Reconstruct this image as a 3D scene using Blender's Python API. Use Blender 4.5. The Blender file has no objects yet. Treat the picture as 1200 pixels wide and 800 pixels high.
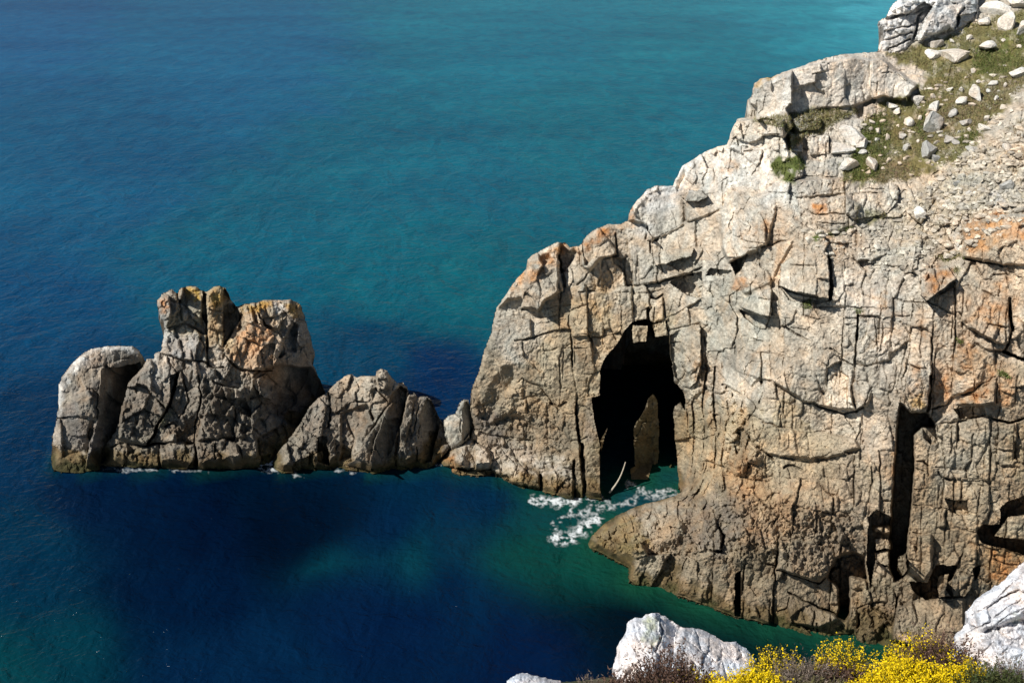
import bpy, math, random
import numpy as np

# ------------------------------------------------------------------ camera, sky, sun, exposure
S = bpy.context.scene
COL = S.collection
F = 1167.0                       # focal length in photograph pixels (1200 wide)
PITCH = math.radians(25.0)
CAM = np.array([0.0, 0.0, 50.0])
cam_d = bpy.data.cameras.new('camera'); cam_d.sensor_width = 36.0; cam_d.lens = 36.0 * F / 1200.0
cam_d.clip_start = 0.1; cam_d.clip_end = 20000
cam = bpy.data.objects.new('camera', cam_d); COL.objects.link(cam)
cam.location = CAM; cam.rotation_euler = (math.radians(90) - PITCH, 0, 0)
S.camera = cam

SUN = np.array([-0.64, -0.32, 0.70]); SUN /= np.linalg.norm(SUN)
world = bpy.data.worlds.new('World'); S.world = world; world.use_nodes = True
wn = world.node_tree; bg = wn.nodes['Background']
sky = wn.nodes.new('ShaderNodeTexSky'); sky.sky_type = 'NISHITA'; sky.sun_disc = False
sky.sun_elevation = math.asin(SUN[2]); sky.sun_rotation = math.atan2(SUN[0], SUN[1])
sky.air_density = 1.0; sky.dust_density = 0.05; sky.ozone_density = 1.5
wn.links.new(sky.outputs[0], bg.inputs[0]); bg.inputs[1].default_value = 0.05
sun_d = bpy.data.lights.new('sun', 'SUN'); sun_d.energy = 4.6; sun_d.angle = math.radians(0.5); sun_d.color = (1.0, 0.965, 0.91)
sun = bpy.data.objects.new('sun', sun_d); COL.objects.link(sun); sun.location = (-60, -40, 90)
from mathutils import Vector
sun.rotation_euler = Vector(SUN).to_track_quat('Z', 'Y').to_euler()
S.view_settings.view_transform = 'Standard'; S.view_settings.look = 'None'
S.view_settings.exposure = 0.42; S.view_settings.gamma = 1.0
S.cycles.max_bounces = 5; S.cycles.diffuse_bounces = 2; S.cycles.glossy_bounces = 3; S.cycles.transparent_max_bounces = 6

# ------------------------------------------------------------------ geometry of the view
cp, sp = math.cos(PITCH), math.sin(PITCH)
def rays(px, py):
    x = (np.asarray(px, float) - 600.0) / F; y = (400.0 - np.asarray(py, float)) / F
    return np.stack([x + 0 * y, cp + y * sp + 0 * x, -sp + y * cp + 0 * x], -1)
def at(px, py, Y):
    r = rays(px, py); return CAM + r * (np.asarray(Y, float) / r[..., 1])[..., None]
def sea_Y(px, py):
    r = rays(px, py); return CAM[2] * r[..., 1] / -r[..., 2]

# ------------------------------------------------------------------ numeric helpers
def vnoise(shape, scale, seed, sx=1.0):
    """smooth value noise on a raster, values in -1..1"""
    rng = np.random.default_rng(seed)
    def ax(n, sc):
        t = np.arange(n) / max(sc, 1.0) + rng.random(); i = t.astype(int); f = t - i; return i, f * f * f * (f * (f * 6 - 15) + 10)
    i, f = ax(shape[0], scale); j, g = ax(shape[1], scale * sx)
    A = rng.random((i[-1] + 2, j[-1] + 2)) * 2 - 1
    A = A[:, j] * (1 - g) + A[:, j + 1] * g
    return A[i] * (1 - f)[:, None] + A[i + 1] * f[:, None]
def fbm(shape, scale, octv, seed, gain=0.5, sx=1.0):
    o = np.zeros(shape); a = 1.0
    for k in range(octv):
        if scale < 1.0: break
        o += a * vnoise(shape, scale, seed * 131 + k, sx); a *= gain; scale *= 0.5
    return o
def box(a, r):
    r = int(round(r))
    if r < 1: return a
    for ax in (0, 1):
        p = np.pad(a, [(r + 1, r) if i == ax else (0, 0) for i in (0, 1)], mode='edge').cumsum(ax)
        n = a.shape[ax]
        a = (np.take(p, np.arange(2 * r + 1, 2 * r + 1 + n), ax) - np.take(p, np.arange(n), ax)) / (2 * r + 1)
    return a
def blur(a, r): return box(box(a, r), max(1, r * 0.7)) if r >= 1 else a
def rbf(pts, X, Y):
    p = np.array(pts, float); P = p[:, :2] / 100.0; n = len(p)
    d = np.linalg.norm(P[:, None] - P[None], axis=-1)
    K = np.where(d > 0, d * d * np.log(d + 1e-12), 0) + np.eye(n) * 0.02
    Q = np.c_[np.ones(n), P]; A = np.block([[K, Q], [Q.T, np.zeros((3, 3))]])
    w = np.linalg.solve(A, np.vstack([p[:, 2:], np.zeros((3, p.shape[1] - 2))]))
    out = np.zeros(X.shape + (p.shape[1] - 2,))
    x, y = X / 100.0, Y / 100.0
    for i in range(n):
        r2 = (x - P[i, 0]) ** 2 + (y - P[i, 1]) ** 2
        out += (0.5 * r2 * np.log(r2 + 1e-12))[..., None] * w[i]
    return out + w[n] + x[..., None] * w[n + 1] + y[..., None] * w[n + 2]
def inpoly(X, Y, poly):
    c = np.zeros(X.shape, bool); P = np.asarray(poly, float)
    for (x1, y1), (x2, y2) in zip(P, np.roll(P, -1, 0)):
        if y1 == y2: continue
        c ^= ((y1 > Y) != (y2 > Y)) & (X < (x2 - x1) * (Y - y1) / (y2 - y1) + x1)
    return c
def nearest(X, Y, P, closed=True, keep=None):
    """distance to, and nearest point on, a polyline"""
    P = np.asarray(P, float); Q = np.roll(P, -1, 0) if closed else P[1:]; P0 = P if closed else P[:-1]
    best = np.full(X.shape, 1e9); nx = np.array(X, float); ny = np.array(Y, float)
    for k, ((x1, y1), (x2, y2)) in enumerate(zip(P0, Q)):
        if keep is not None and not keep[k]: continue
        dx, dy = x2 - x1, y2 - y1
        t = np.clip(((X - x1) * dx + (Y - y1) * dy) / (dx * dx + dy * dy + 1e-9), 0, 1)
        qx, qy = x1 + t * dx, y1 + t * dy; d = np.hypot(X - qx, Y - qy); m = d < best
        best = np.where(m, d, best); nx = np.where(m, qx, nx); ny = np.where(m, qy, ny)
    return best, nx, ny
def roughen(poly, amp, seed, step=3.0):
    rng = np.random.default_rng(seed); P = np.asarray(poly, float); out = []
    for a, b in zip(P, np.roll(P, -1, 0)):
        n = max(1, int(np.hypot(*(b - a)) / step))
        for k in range(n): out.append(a + (b - a) * k / n)
    out = np.array(out); n = len(out)
    d = np.zeros(n)
    for s, a in ((9, 1.0), (4, 0.6), (1, 0.55)):
        m = max(3, n // s); v = rng.standard_normal(m); d += a * np.interp(np.arange(n) / n * m, np.arange(m + 1), np.r_[v, v[0]])
    t = np.roll(out, -1, 0) - np.roll(out, 1, 0); nn = np.stack([t[:, 1], -t[:, 0]], 1); nn /= np.linalg.norm(nn, axis=1)[:, None] + 1e-9
    return out + nn * (d * amp * 0.5)[:, None]

# ------------------------------------------------------------------ objects, tags, meshes
def tag(o, label=None, cat=None, group=None, kind=None):
    if label: o['label'] = label
    if cat: o['category'] = cat
    if group: o['group'] = group
    if kind: o['kind'] = kind
    return o
def empty(name, loc=(0, 0, 0)):
    o = bpy.data.objects.new(name, None); o.empty_display_size = 0.5; o.location = loc; COL.objects.link(o); return o
def mesh_obj(name, V, Fc, mat, parent=None, col=None, smooth=False, origin=None):
    """V (n,3) world points, Fc (m,k) faces; colours per vertex"""
    V = np.asarray(V, np.float32); Fc = np.asarray(Fc, np.int32)
    off = np.zeros(3, np.float32) if parent is None else np.array(parent.location, np.float32)
    if origin is not None: off = np.asarray(origin, np.float32)
    me = bpy.data.meshes.new(name); k = Fc.shape[1]
    me.vertices.add(len(V)); me.vertices.foreach_set('co', (V - off).ravel())
    me.loops.add(Fc.size); me.loops.foreach_set('vertex_index', Fc.ravel())
    me.polygons.add(len(Fc)); me.polygons.foreach_set('loop_start', np.arange(0, Fc.size, k, dtype=np.int32))
    me.polygons.foreach_set('use_smooth', np.full(len(Fc), bool(smooth)))
    if col is not None:
        ca = me.color_attributes.new('Col', 'FLOAT_COLOR', 'POINT')
        ca.data.foreach_set('color', np.c_[np.asarray(col, np.float32)[:, :3], np.ones(len(V), np.float32)].ravel())
    me.update(calc_edges=True); me.materials.append(mat)
    o = bpy.data.objects.new(name, me); COL.objects.link(o)
    if parent is not None: o.parent = parent
    if origin is not None and parent is None: o.location = off
    return o

# ------------------------------------------------------------------ materials
def rock_material(name, scale=1.0, bump=0.5, rough=0.9):
    m = bpy.data.materials.new(name); m.use_nodes = True; nt = m.node_tree; N = nt.nodes; L = nt.links
    b = N['Principled BSDF']; b.inputs['Roughness'].default_value = rough; b.inputs['Specular IOR Level'].default_value = 0.25
    a = N.new('ShaderNodeVertexColor'); a.layer_name = 'Col'
    g = N.new('ShaderNodeNewGeometry')
    def noise(sc, det, ro, dist=0.0):
        n = N.new('ShaderNodeTexNoise'); n.inputs['Scale'].default_value = sc * scale; n.inputs['Detail'].default_value = det
        n.inputs['Roughness'].default_value = ro; n.inputs['Distortion'].default_value = dist; L.new(g.outputs['Position'], n.inputs['Vector']); return n
    def ramp(fac, *st):
        r = N.new('ShaderNodeValToRGB'); L.new(fac, r.inputs[0]); e = r.color_ramp.elements
        for i, (p, c) in enumerate(st):
            if i > 1: e.new(p)
            e[i].position = p; e[i].color = (c, c, c, 1) if not isinstance(c, tuple) else c + (1,)
        return r
    n1 = noise(1.3, 8, 0.65, 0.6); n2 = noise(6.5, 6, 0.7); n3 = noise(0.35, 5, 0.6, 1.0)
    r1 = ramp(n1.outputs[0], (0.30, 0.74), (0.5, 1.0), (0.70, 1.18))
    r2 = ramp(n2.outputs[0], (0.33, 0.66), (0.5, 1.0), (0.68, 1.2))
    r3 = ramp(n3.outputs[0], (0.35, (1.10, 0.97, 0.86)), (0.52, (1.0, 1.0, 1.0)), (0.68, (0.90, 0.97, 1.02)))
    def mul(x, y, f=1.0):
        k = N.new('ShaderNodeMix'); k.data_type = 'RGBA'; k.blend_type = 'MULTIPLY'; k.inputs[0].default_value = f
        L.new(x, k.inputs[6]); L.new(y, k.inputs[7]); return k.outputs[2]
    c = mul(mul(mul(a.outputs[0], r1.outputs[0]), r2.outputs[0]), r3.outputs[0])
    L.new(c, b.inputs['Base Color'])
    bp = N.new('ShaderNodeBump'); bp.inputs['Strength'].default_value = bump; bp.inputs['Distance'].default_value = 0.25 / scale
    L.new(n2.outputs[0], bp.inputs['Height']); L.new(bp.outputs[0], b.inputs['Normal'])
    return m
def plain_material(name, col, rough=0.8, spec=0.2, vary=0.25, scale=8.0):
    m = bpy.data.materials.new(name); m.use_nodes = True; nt = m.node_tree; N = nt.nodes; L = nt.links
    b = N['Principled BSDF']; b.inputs['Roughness'].default_value = rough; b.inputs['Specular IOR Level'].default_value = spec
    g = N.new('ShaderNodeNewGeometry'); n = N.new('ShaderNodeTexNoise'); n.inputs['Scale'].default_value = scale; n.inputs['Detail'].default_value = 4
    L.new(g.outputs['Position'], n.inputs['Vector'])
    r = N.new('ShaderNodeValToRGB'); L.new(n.outputs[0], r.inputs[0]); e = r.color_ramp.elements
    e[0].position = 0.3; e[0].color = tuple(c * (1 - vary) for c in col) + (1,); e[1].position = 0.7; e[1].color = tuple(min(1, c * (1 + vary)) for c in col) + (1,)
    L.new(r.outputs[0], b.inputs['Base Color']); return m
def attr_material(name, rough=0.75, spec=0.2, trans=0.0):
    m = bpy.data.materials.new(name); m.use_nodes = True; nt = m.node_tree; N = nt.nodes; L = nt.links
    b = N['Principled BSDF']; b.inputs['Roughness'].default_value = rough; b.inputs['Specular IOR Level'].default_value = spec
    a = N.new('ShaderNodeVertexColor'); a.layer_name = 'Col'; L.new(a.outputs[0], b.inputs['Base Color'])
    return m
ROCK = rock_material('weathered_quartzite', 1.0, 0.55)
NEARROCK = rock_material('near_white_quartzite', 6.0, 0.6)

# ------------------------------------------------------------------ relief rocks
def grow(seeds, cost, iters, hx=1.0, vy=1.0):
    """nearest seed by travel cost over a raster; cracks cost much to cross"""
    H, W = cost.shape; T = np.full((H, W), 1e9, np.float32); Lb = np.full((H, W), -1, np.int32)
    for k, (r, c) in enumerate(seeds): T[r, c] = 0; Lb[r, c] = k
    cost = cost.astype(np.float32); dg = math.hypot(hx, vy) * 0.95
    moves = [((0, 1), hx), ((0, -1), hx), ((1, 0), vy), ((-1, 0), vy), ((1, 1), dg), ((1, -1), dg), ((-1, 1), dg), ((-1, -1), dg)]
    for it in range(iters):
        ch = False
        for (dr, dc), w in moves:
            a = (slice(max(0, dr), H + min(0, dr)), slice(max(0, dc), W + min(0, dc)))
            b = (slice(max(0, -dr), H + min(0, -dr)), slice(max(0, -dc), W + min(0, -dc)))
            t = T[b] + cost[a] * w; m = t < T[a]
            if m.any():
                ch = True; T[a] = np.where(m, t, T[a]); Lb[a] = np.where(m, Lb[b], Lb[a])
        if not ch: break
    return Lb, T
def enlarge(a, f, H, W):
    """bilinear enlargement of a raster by f, cut to H x W"""
    def ax(n, m):
        t = np.minimum(np.arange(n) / f, m - 1.001); i = t.astype(int); return i, t - i
    i, g = ax(H, a.shape[0]); j, h = ax(W, a.shape[1])
    a = a[i] * (1 - g)[:, None] + a[i + 1] * g[:, None]; return a[:, j] * (1 - h) + a[:, j + 1] * h
def edges_of(Lb):
    e = np.zeros(Lb.shape, bool)
    e[:, 1:] |= Lb[:, 1:] != Lb[:, :-1]; e[1:] |= Lb[1:] != Lb[:-1]; return e
def facets(Lb, GX, GY, off, tilt, seed):
    rng = np.random.default_rng(seed); n = Lb.max() + 1; L = np.maximum(Lb, 0)
    cnt = np.maximum(np.bincount(L.ravel(), minlength=n), 1)
    cx = np.bincount(L.ravel(), GX.ravel(), n) / cnt; cy = np.bincount(L.ravel(), GY.ravel(), n) / cnt
    o = rng.uniform(-1, 1, n) * off; gx = rng.standard_normal(n) * tilt; gy = rng.standard_normal(n) * tilt * 0.8
    return o[L] + gx[L] * (GX - cx[L]) / 10 + gy[L] * (GY - cy[L]) / 10

class Relief: pass
def relief(name, poly, Ypts, seed, pushes=(), cracks=(), seeds_px=40, amp=1.0, step=1.0, Tmax=20.0, rough=1.2,
           colour=None, parent=None, mat=None, part='rock_block', roundw=9, roundd=1.0, zmin=0.8, patches=(), strata=0.0,
           cell2=15, cell3=6, back=True, hx=1.25, vy=0.85, noise=1.0, parts=True, mpp=None, wet_foot=True, drop=-4.0, rough_zones=(), calm=(), ft=1.0, cf=1.0):
    mat = mat or ROCK
    R = Relief(); poly = roughen(poly, rough, seed) if rough else np.asarray(poly, float)
    x0, y0 = np.floor(poly.min(0)) - 2; x1, y1 = np.ceil(poly.max(0)) + 2
    xs = np.arange(x0, x1 + step, step); ys = np.arange(y0, y1 + step, step)
    GX, GY = np.meshgrid(xs, ys); H, W = GX.shape; shp = (H, W); k = 1.0 / step
    # base depth from the control points (coarse, then interpolated)
    cs = 4.0; cxs = np.arange(x0, x1 + cs * 2, cs); cys = np.arange(y0, y1 + cs * 2, cs); CX, CY = np.meshgrid(cxs, cys)
    pts = [(p[0], p[1], float(sea_Y(p[0], p[1])) if p[2] == 'W' else p[2]) for p in Ypts]
    cb = rbf(pts, CX, CY)[..., 0]
    def lin(n, sc):
        t = np.arange(n) * step / sc; i = np.minimum(np.floor(t).astype(int), int(t.max()) + 1); f = t - i
        M = np.zeros((n, i.max() + 2)); M[np.arange(n), i] = 1 - f; M[np.arange(n), i + 1] += f; return M
    A, B = lin(H, cs), lin(W, cs)
    D = A @ cb[:A.shape[1], :B.shape[1]] @ B.T
    m0 = float(np.median(D)) / 1000.0 if mpp is None else mpp       # metres in a pixel, about
    sc = m0 / 0.065
    base = D.copy()
    # traced joints: a groove each, and a barrier for the growth of blocks
    groove = np.zeros(shp); barrier = np.zeros(shp)
    wobc = fbm(shp, 22 * k, 2, seed + 9); wob = fbm(shp, 9 * k, 3, seed + 7) * 1.0; wob2 = fbm(shp, 9 * k, 3, seed + 8) * 1.0
    for w, dep, pl in cracks:
        P = np.array(pl, float); pad = w + 6
        c0 = int(max(0, (P[:, 0].min() - pad - x0) / step)); c1 = int(min(W, (P[:, 0].max() + pad - x0) / step + 1))
        r0 = int(max(0, (P[:, 1].min() - pad - y0) / step)); r1 = int(min(H, (P[:, 1].max() + pad - y0) / step + 1))
        if c1 <= c0 or r1 <= r0: continue
        s = (slice(r0, r1), slice(c0, c1))
        d, _, _ = nearest(GX[s] + wob[s], GY[s] + wob2[s], P, closed=False)
        hw = w * 0.27; dep = dep * (.30 + .22 * np.clip(w - 1.5, 0, 4)) * np.clip(.8 + .9 * wobc[s], .1, 1.3)
        groove[s] = np.maximum(groove[s], dep * np.clip((hw + 0.75 - d) / 1.0, 0, 1)); barrier[s] = np.maximum(barrier[s], d < hw + 0.8)
    # recesses and bosses traced as polygons
    D2 = np.zeros(shp)
    for pu in pushes:
        pl, d = pu[0], pu[1]; gx = pu[2] if len(pu) > 2 else 0; gy = pu[3] if len(pu) > 3 else 0; br = pu[4] if len(pu) > 4 else 1
        P = np.array(pl, float); pad = 4 + br * 2
        c0 = int(max(0, (P[:, 0].min() - pad - x0) / step)); c1 = int(min(W, (P[:, 0].max() + pad - x0) / step + 1))
        r0 = int(max(0, (P[:, 1].min() - pad - y0) / step)); r1 = int(min(H, (P[:, 1].max() + pad - y0) / step + 1))
        if c1 <= c0 or r1 <= r0: continue
        s = (slice(r0, r1), slice(c0, c1))
        mk = inpoly(GX[s] + wob[s] * 0.8, GY[s] + wob2[s] * 0.8, P).astype(float); mb = blur(mk, br * k) if br else mk
        c = P.mean(0)
        D2[s] += mb * (d + gx * (GX[s] - c[0]) / 10 + gy * (GY[s] - c[1]) / 10)
        e = mk > 0.5; ed = np.zeros(e.shape, bool); ed[:, 1:] |= e[:, 1:] != e[:, :-1]; ed[1:] |= e[1:] != e[:-1]
        barrier[s] = np.maximum(barrier[s], ed)
    # blocks between the joints, three sizes
    rng = np.random.default_rng(seed)
    inside = inpoly(GX, GY, poly)
    def seeds(sp):
        out = []; r = 0; row = 0
        while r < H:
            c = -((row % 2) * 0.5) * sp
            while c < W:
                rr = int(r + rng.uniform(-.35, .35) * sp); cc = int(c + rng.uniform(-.4, .4) * sp)
                if 0 <= rr < H and 0 <= cc < W and inside[rr, cc]: out.append((rr, cc))
                c += sp
            r += sp; row += 1
        if not out: q = np.argwhere(inside); out = [tuple(q[len(q) // 2])]
        return out
    cost = 1 + 0.35 * np.clip(fbm(shp, 14 * k, 3, seed + 1) + .5, 0, 2) + barrier * 22
    L1, T1 = grow(seeds(seeds_px * k), cost, int(seeds_px * k * 2.6), hx, vy)
    e1 = edges_of(L1)
    cost = 1 + 0.4 * np.clip(fbm(shp, 8 * k, 3, seed + 2) + .5, 0, 2) + barrier * 12 + e1 * 12
    L2, _ = grow(seeds(cell2 * k), cost, int(cell2 * k * 3), hx * 1.2, vy * .8)
    e2 = edges_of(L2)
    cost = 1 + 0.9 * np.clip(fbm(shp, 4 * k, 2, seed + 3) + .5, 0, 2) + e2 * 8
    L3, _ = grow(seeds(cell3 * k), cost, int(cell3 * k * 2.5), hx, vy)
    # modulation so that smooth and broken stretches alternate
    md = np.clip(0.55 + 0.8 * fbm(shp, 70 * k, 3, seed + 4), 0.15, 1.3); md2 = np.clip(0.5 + 0.9 * fbm(shp, 40 * k, 3, seed + 5), 0.1, 1.3)
    RM = np.zeros(shp)
    for pl, f in rough_zones: RM = np.maximum(RM, f * blur(inpoly(GX + wob * 4, GY + wob2 * 4, pl).astype(float), 5 * k))
    rel = ft * facets(L1, GX, GY, .18, .08, seed + 11) + ft * (.2 + md + RM) * facets(L2, GX, GY, .105, .08, seed + 12) + (.15 + md2 * .9 + 1.6 * RM) * ft ** .5 * facets(L3, GX, GY, .04, .085, seed + 13)
    rel = .35 * box(rel, 1) + .65 * rel
    rel += noise * (0.26 * fbm(shp, 60 * k, 2, seed + 21) + (0.05 + .16 * RM) * fbm(shp, 15 * k, 4, seed + 22, .62) + (.05 + .05 * RM) * fbm(shp, 3.2 * k, 2, seed + 23))
    gm = np.clip(0.3 + 1.1 * fbm(shp, 45 * k, 2, seed + 24), 0, 1)
    rel += 0.13 * gm * blur(e1.astype(float), 1) * 1.6 + 0.17 * np.clip(md - .1, 0, 1) * blur(e2.astype(float), 1) * 1.5
    if strata:
        v = GY + 0.18 * GX + 12 * fbm(shp, 80 * k, 2, seed + 31); rel += strata * (np.abs(((v / 11.0) % 1) - .5) - .25)
    for pl, f in calm: rel = rel * (1 - f * blur(inpoly(GX, GY, pl).astype(float), 5 * k))
    # silhouette: the rock turns away
    zb = (CAM[2] + rays(GX, GY)[..., 2] * base / rays(GX, GY)[..., 1])
    P = poly; pi = np.clip(((P[:, 0] - x0) / step).astype(int), 0, W - 1); pj = np.clip(((P[:, 1] - y0) / step).astype(int), 0, H - 1)
    keep = zb[pj, pi] > zmin
    keep &= ~((P[:, 0] > 1225) | (P[:, 1] < -40) | (P[:, 1] > 830))
    dist = np.full(shp, 1e3)
    if keep.any():
        step2 = 2; gx2, gy2 = GX[::step2, ::step2], GY[::step2, ::step2]
        dd, _, _ = nearest(gx2, gy2, P, True, keep)
        dist = enlarge(dd, step2, H, W)
    edge_d, _, _ = nearest(GX[::3, ::3], GY[::3, ::3], P, True, (zb[pj, pi] <= 0.9) & (P[:, 1] > 470)); edge_d = enlarge(edge_d, 3, H, W)
    q = np.clip(1 - dist / roundw, 0, 1); rounding = roundd * (1 - np.sqrt(1 - np.minimum(q, .97) ** 2))
    amp_ = amp * sc
    D = D + (rel * (1 - .5 * q)) * amp_ + groove * sc * cf + D2 + rounding
    lim = sea_Y(GX, GY); D = np.where((D2 < 1.4) & (lim > 0) & wet_foot & (GY < 765), np.minimum(D, lim + .10 - .02 * np.clip(edge_d, 0, 12)), D)
    edge_d = box(edge_d, 2)
    if wet_foot: D = np.where((lim > 0) & (edge_d < 14) & (GY < 765), np.maximum(D, lim - .04 - .24 * edge_d), D)
    # vertices: the grid inside the outline, its rim snapped onto the outline
    q4 = inside[:-1, :-1].astype(int) + inside[1:, :-1] + inside[:-1, 1:] + inside[1:, 1:]
    fq = q4 > 0
    used = np.zeros(shp, bool)
    for dr in (0, 1):
        for dc in (0, 1): used[dr:H - 1 + dr, dc:W - 1 + dc] |= fq
    VX, VY = GX.copy(), GY.copy()
    rim = used & ~inside
    _, nx, ny = nearest(GX[rim], GY[rim], poly); VX[rim] = nx; VY[rim] = ny
    idx = -np.ones(shp, np.int64); idx[used] = np.arange(used.sum())
    pos = at(VX, VY, D)
    V = pos[used]
    rr, cc = np.nonzero(fq)
    Q = np.stack([idx[rr, cc], idx[rr + 1, cc], idx[rr + 1, cc + 1], idx[rr, cc + 1]], 1)
    R.x0, R.y0, R.step, R.pos, R.inside, R.D, R.poly, R.GX, R.GY = x0, y0, step, pos, inside, D, poly, GX, GY
    # colour
    cols = colour(GX, GY, pos[..., 2], seed, k)
    r1_ = np.random.default_rng(seed + 41); n1 = L1.max() + 1
    cols = cols * np.exp(r1_.standard_normal(n1) * 0.07)[np.maximum(L1, 0)][..., None]
    r2_ = np.random.default_rng(seed + 42); cols = cols * np.exp(r2_.standard_normal(L2.max() + 1) * 0.06)[np.maximum(L2, 0)][..., None]
    nz = fbm(shp, 9 * k, 4, seed + 43, .6) * 7; nz2 = fbm(shp, 9 * k, 4, seed + 44, .6) * 7
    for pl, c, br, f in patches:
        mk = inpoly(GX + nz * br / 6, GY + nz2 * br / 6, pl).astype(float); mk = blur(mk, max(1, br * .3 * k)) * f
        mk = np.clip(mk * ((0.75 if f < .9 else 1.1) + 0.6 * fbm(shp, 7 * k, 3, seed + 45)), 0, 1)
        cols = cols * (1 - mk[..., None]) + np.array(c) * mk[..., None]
    cols = cols * np.clip(1 + .16 * fbm(shp, 2.6 * k, 2, seed + 46, .8) + .10 * fbm(shp, 6 * k, 2, seed + 47), .6, 1.4)[..., None]
    C = cols[used]; R.C = cols
    lab = np.maximum(L1, 0)[rr, cc]
    # tiny slivers join a neighbour
    objs = []
    if parts:
        cnt = np.bincount(lab, minlength=n1); outer = np.zeros(len(lab), bool)
        for l in range(n1):
            m = lab == l
            if cnt[l] == 0: continue
            gxm, gym = GX[rr[m], cc[m]].mean(), GY[rr[m], cc[m]].mean()
            if gxm > 1206 or gym < -6 or gym > 806: outer |= m; continue
            f = Q[m]; u, inv = np.unique(f, return_inverse=True)
            objs.append(mesh_obj(part, V[u], inv.reshape(f.shape), mat, parent, C[u]))
        if outer.any():
            f = Q[outer]; u, inv = np.unique(f, return_inverse=True); o = mesh_obj('outer_blocks', V[u], inv.reshape(f.shape), mat, parent, C[u]); o['kind'] = 'stuff'; objs.append(o)
    else:
        objs.append(mesh_obj(part, V, Q, mat, parent, C))
    # the far side: the rim carried back and down below the water
    if back:
        E = np.concatenate([Q[:, [0, 1]], Q[:, [1, 2]], Q[:, [2, 3]], Q[:, [3, 0]]]); key = np.sort(E, 1)
        kk = key[:, 0] * (len(V) + 1) + key[:, 1]; _, first, cntE = np.unique(kk, return_index=True, return_counts=True)
        BE = E[first[cntE == 1]]; u, inv = np.unique(BE, return_inverse=True); BE = inv.reshape(BE.shape)
        Pb = V[u]; Cb = C[u]; n = len(u); away = Pb - CAM; away[:, 2] = 0; away /= np.linalg.norm(away, axis=1)[:, None]
        floor = drop; hgt = np.maximum(Pb[:, 2] - floor, 0)
        tanv = (CAM[2] - Pb[:, 2]) / np.linalg.norm((Pb - CAM)[:, :2], axis=1)      # the rear falls away steeper than the line of sight
        T = np.minimum(Tmax, 0.75 * np.maximum(hgt - 4 * min(1, sc * 2), 0) + 0.5 * min(1, sc * 2)); cen = Pb.mean(0); rings = [Pb]; rg = np.random.default_rng(seed + 51)
        for a, ex, sh in ((.10, .10, .0), (.30, .25, .02), (.65, .5, .06), (1.0, .9, .12), (1.08, None, .14)):
            p = Pb + away * (T * a)[:, None] + rg.standard_normal((n, 3)) * 0.10 * min(1, sc) * (a > .2)
            p[:, :2] += (cen[:2] - Pb[:, :2]) * sh * (1 if seed != 1 else 0)
            z = Pb[:, 2] - T * a * (tanv + (ex or 0)) - .05 * min(1, sc); p[:, 2] = np.minimum(np.maximum(z, floor), Pb[:, 2]) if ex else floor
            rings.append(p)
        VV = np.concatenate(rings); FF = []
        for a in range(len(rings) - 1): FF.append(np.stack([BE[:, 1] + a * n, BE[:, 0] + a * n, BE[:, 0] + (a + 1) * n, BE[:, 1] + (a + 1) * n], 1))
        mesh_obj('rear_face', VV, np.concatenate(FF), mat, parent, np.tile(Cb, (len(rings), 1)))
    R.objs = objs
    return R
def surf(R, px, py):
    """the point of a relief seen at a pixel"""
    return R.pos[int(np.clip((py - R.y0) / R.step, 0, R.pos.shape[0] - 1)), int(np.clip((px - R.x0) / R.step, 0, R.pos.shape[1] - 1))]

def zone_colour(pts, wet=True):
    """base colour of the rock from a few sample places; dark tidal band by height above the sea"""
    P = np.array([p[0] for p in pts], float); Cc = np.array([p[1] for p in pts], float)
    def f(GX, GY, Z, seed, k):
        shp = GX.shape; num = np.zeros(shp + (3,)); den = np.zeros(shp)
        wx = fbm(shp, 60 * k, 4, seed + 61, .6) * 30; wy = fbm(shp, 60 * k, 4, seed + 62, .6) * 30
        for (x, y), c in zip(P, Cc):
            w = 1.0 / (((GX + wx - x) ** 2 + (GY + wy - y) ** 2) + 120) ** 1.6; num += w[..., None] * c; den += w
        col = num / den[..., None]; lum = col.mean(-1, keepdims=True); col = lum + (col - lum) * np.where(lum > .3, .80, .92)
        st = np.clip(1.0 + 0.22 * fbm(shp, 30 * k, 4, seed + 63, .6, sx=.45), .5, 1.5); col = col * st[..., None]
        if wet:
            h = Z + 0.55 * fbm(shp, 20 * k, 4, seed + 64, .6)
            t = np.clip((2.0 - h) / 0.7, 0, 1)[..., None]; col = col * (1 - t) + t * np.array((.135, .098, .048)) * st[..., None]
            t = np.clip((0.75 - h) / 0.5, 0, 1)[..., None]; col = col * (1 - t) + t * np.array((.055, .048, .017))
            t = np.clip((0.05 - Z) / 0.5, 0, 1)[..., None]; col = col * (1 - t) + t * np.array((.03, .06, .03))
        return col
    return f
# ------------------------------------------------------------------ sky dome is the world; the headland
PALE, CREAM, GREY, TAN, BROWN, DARK = (.50, .465, .40), (.47, .415, .325), (.36, .335, .28), (.37, .30, .205), (.25, .195, .12), (.16, .13, .09)
ORANGE, RUST, OLIVE, GRASS, EARTH = (.44, .245, .11), (.40, .19, .07), (.16, .145, .06), (.095, .115, .03), (.19, .145, .085)
WHITE = (.60, .58, .54)

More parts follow.
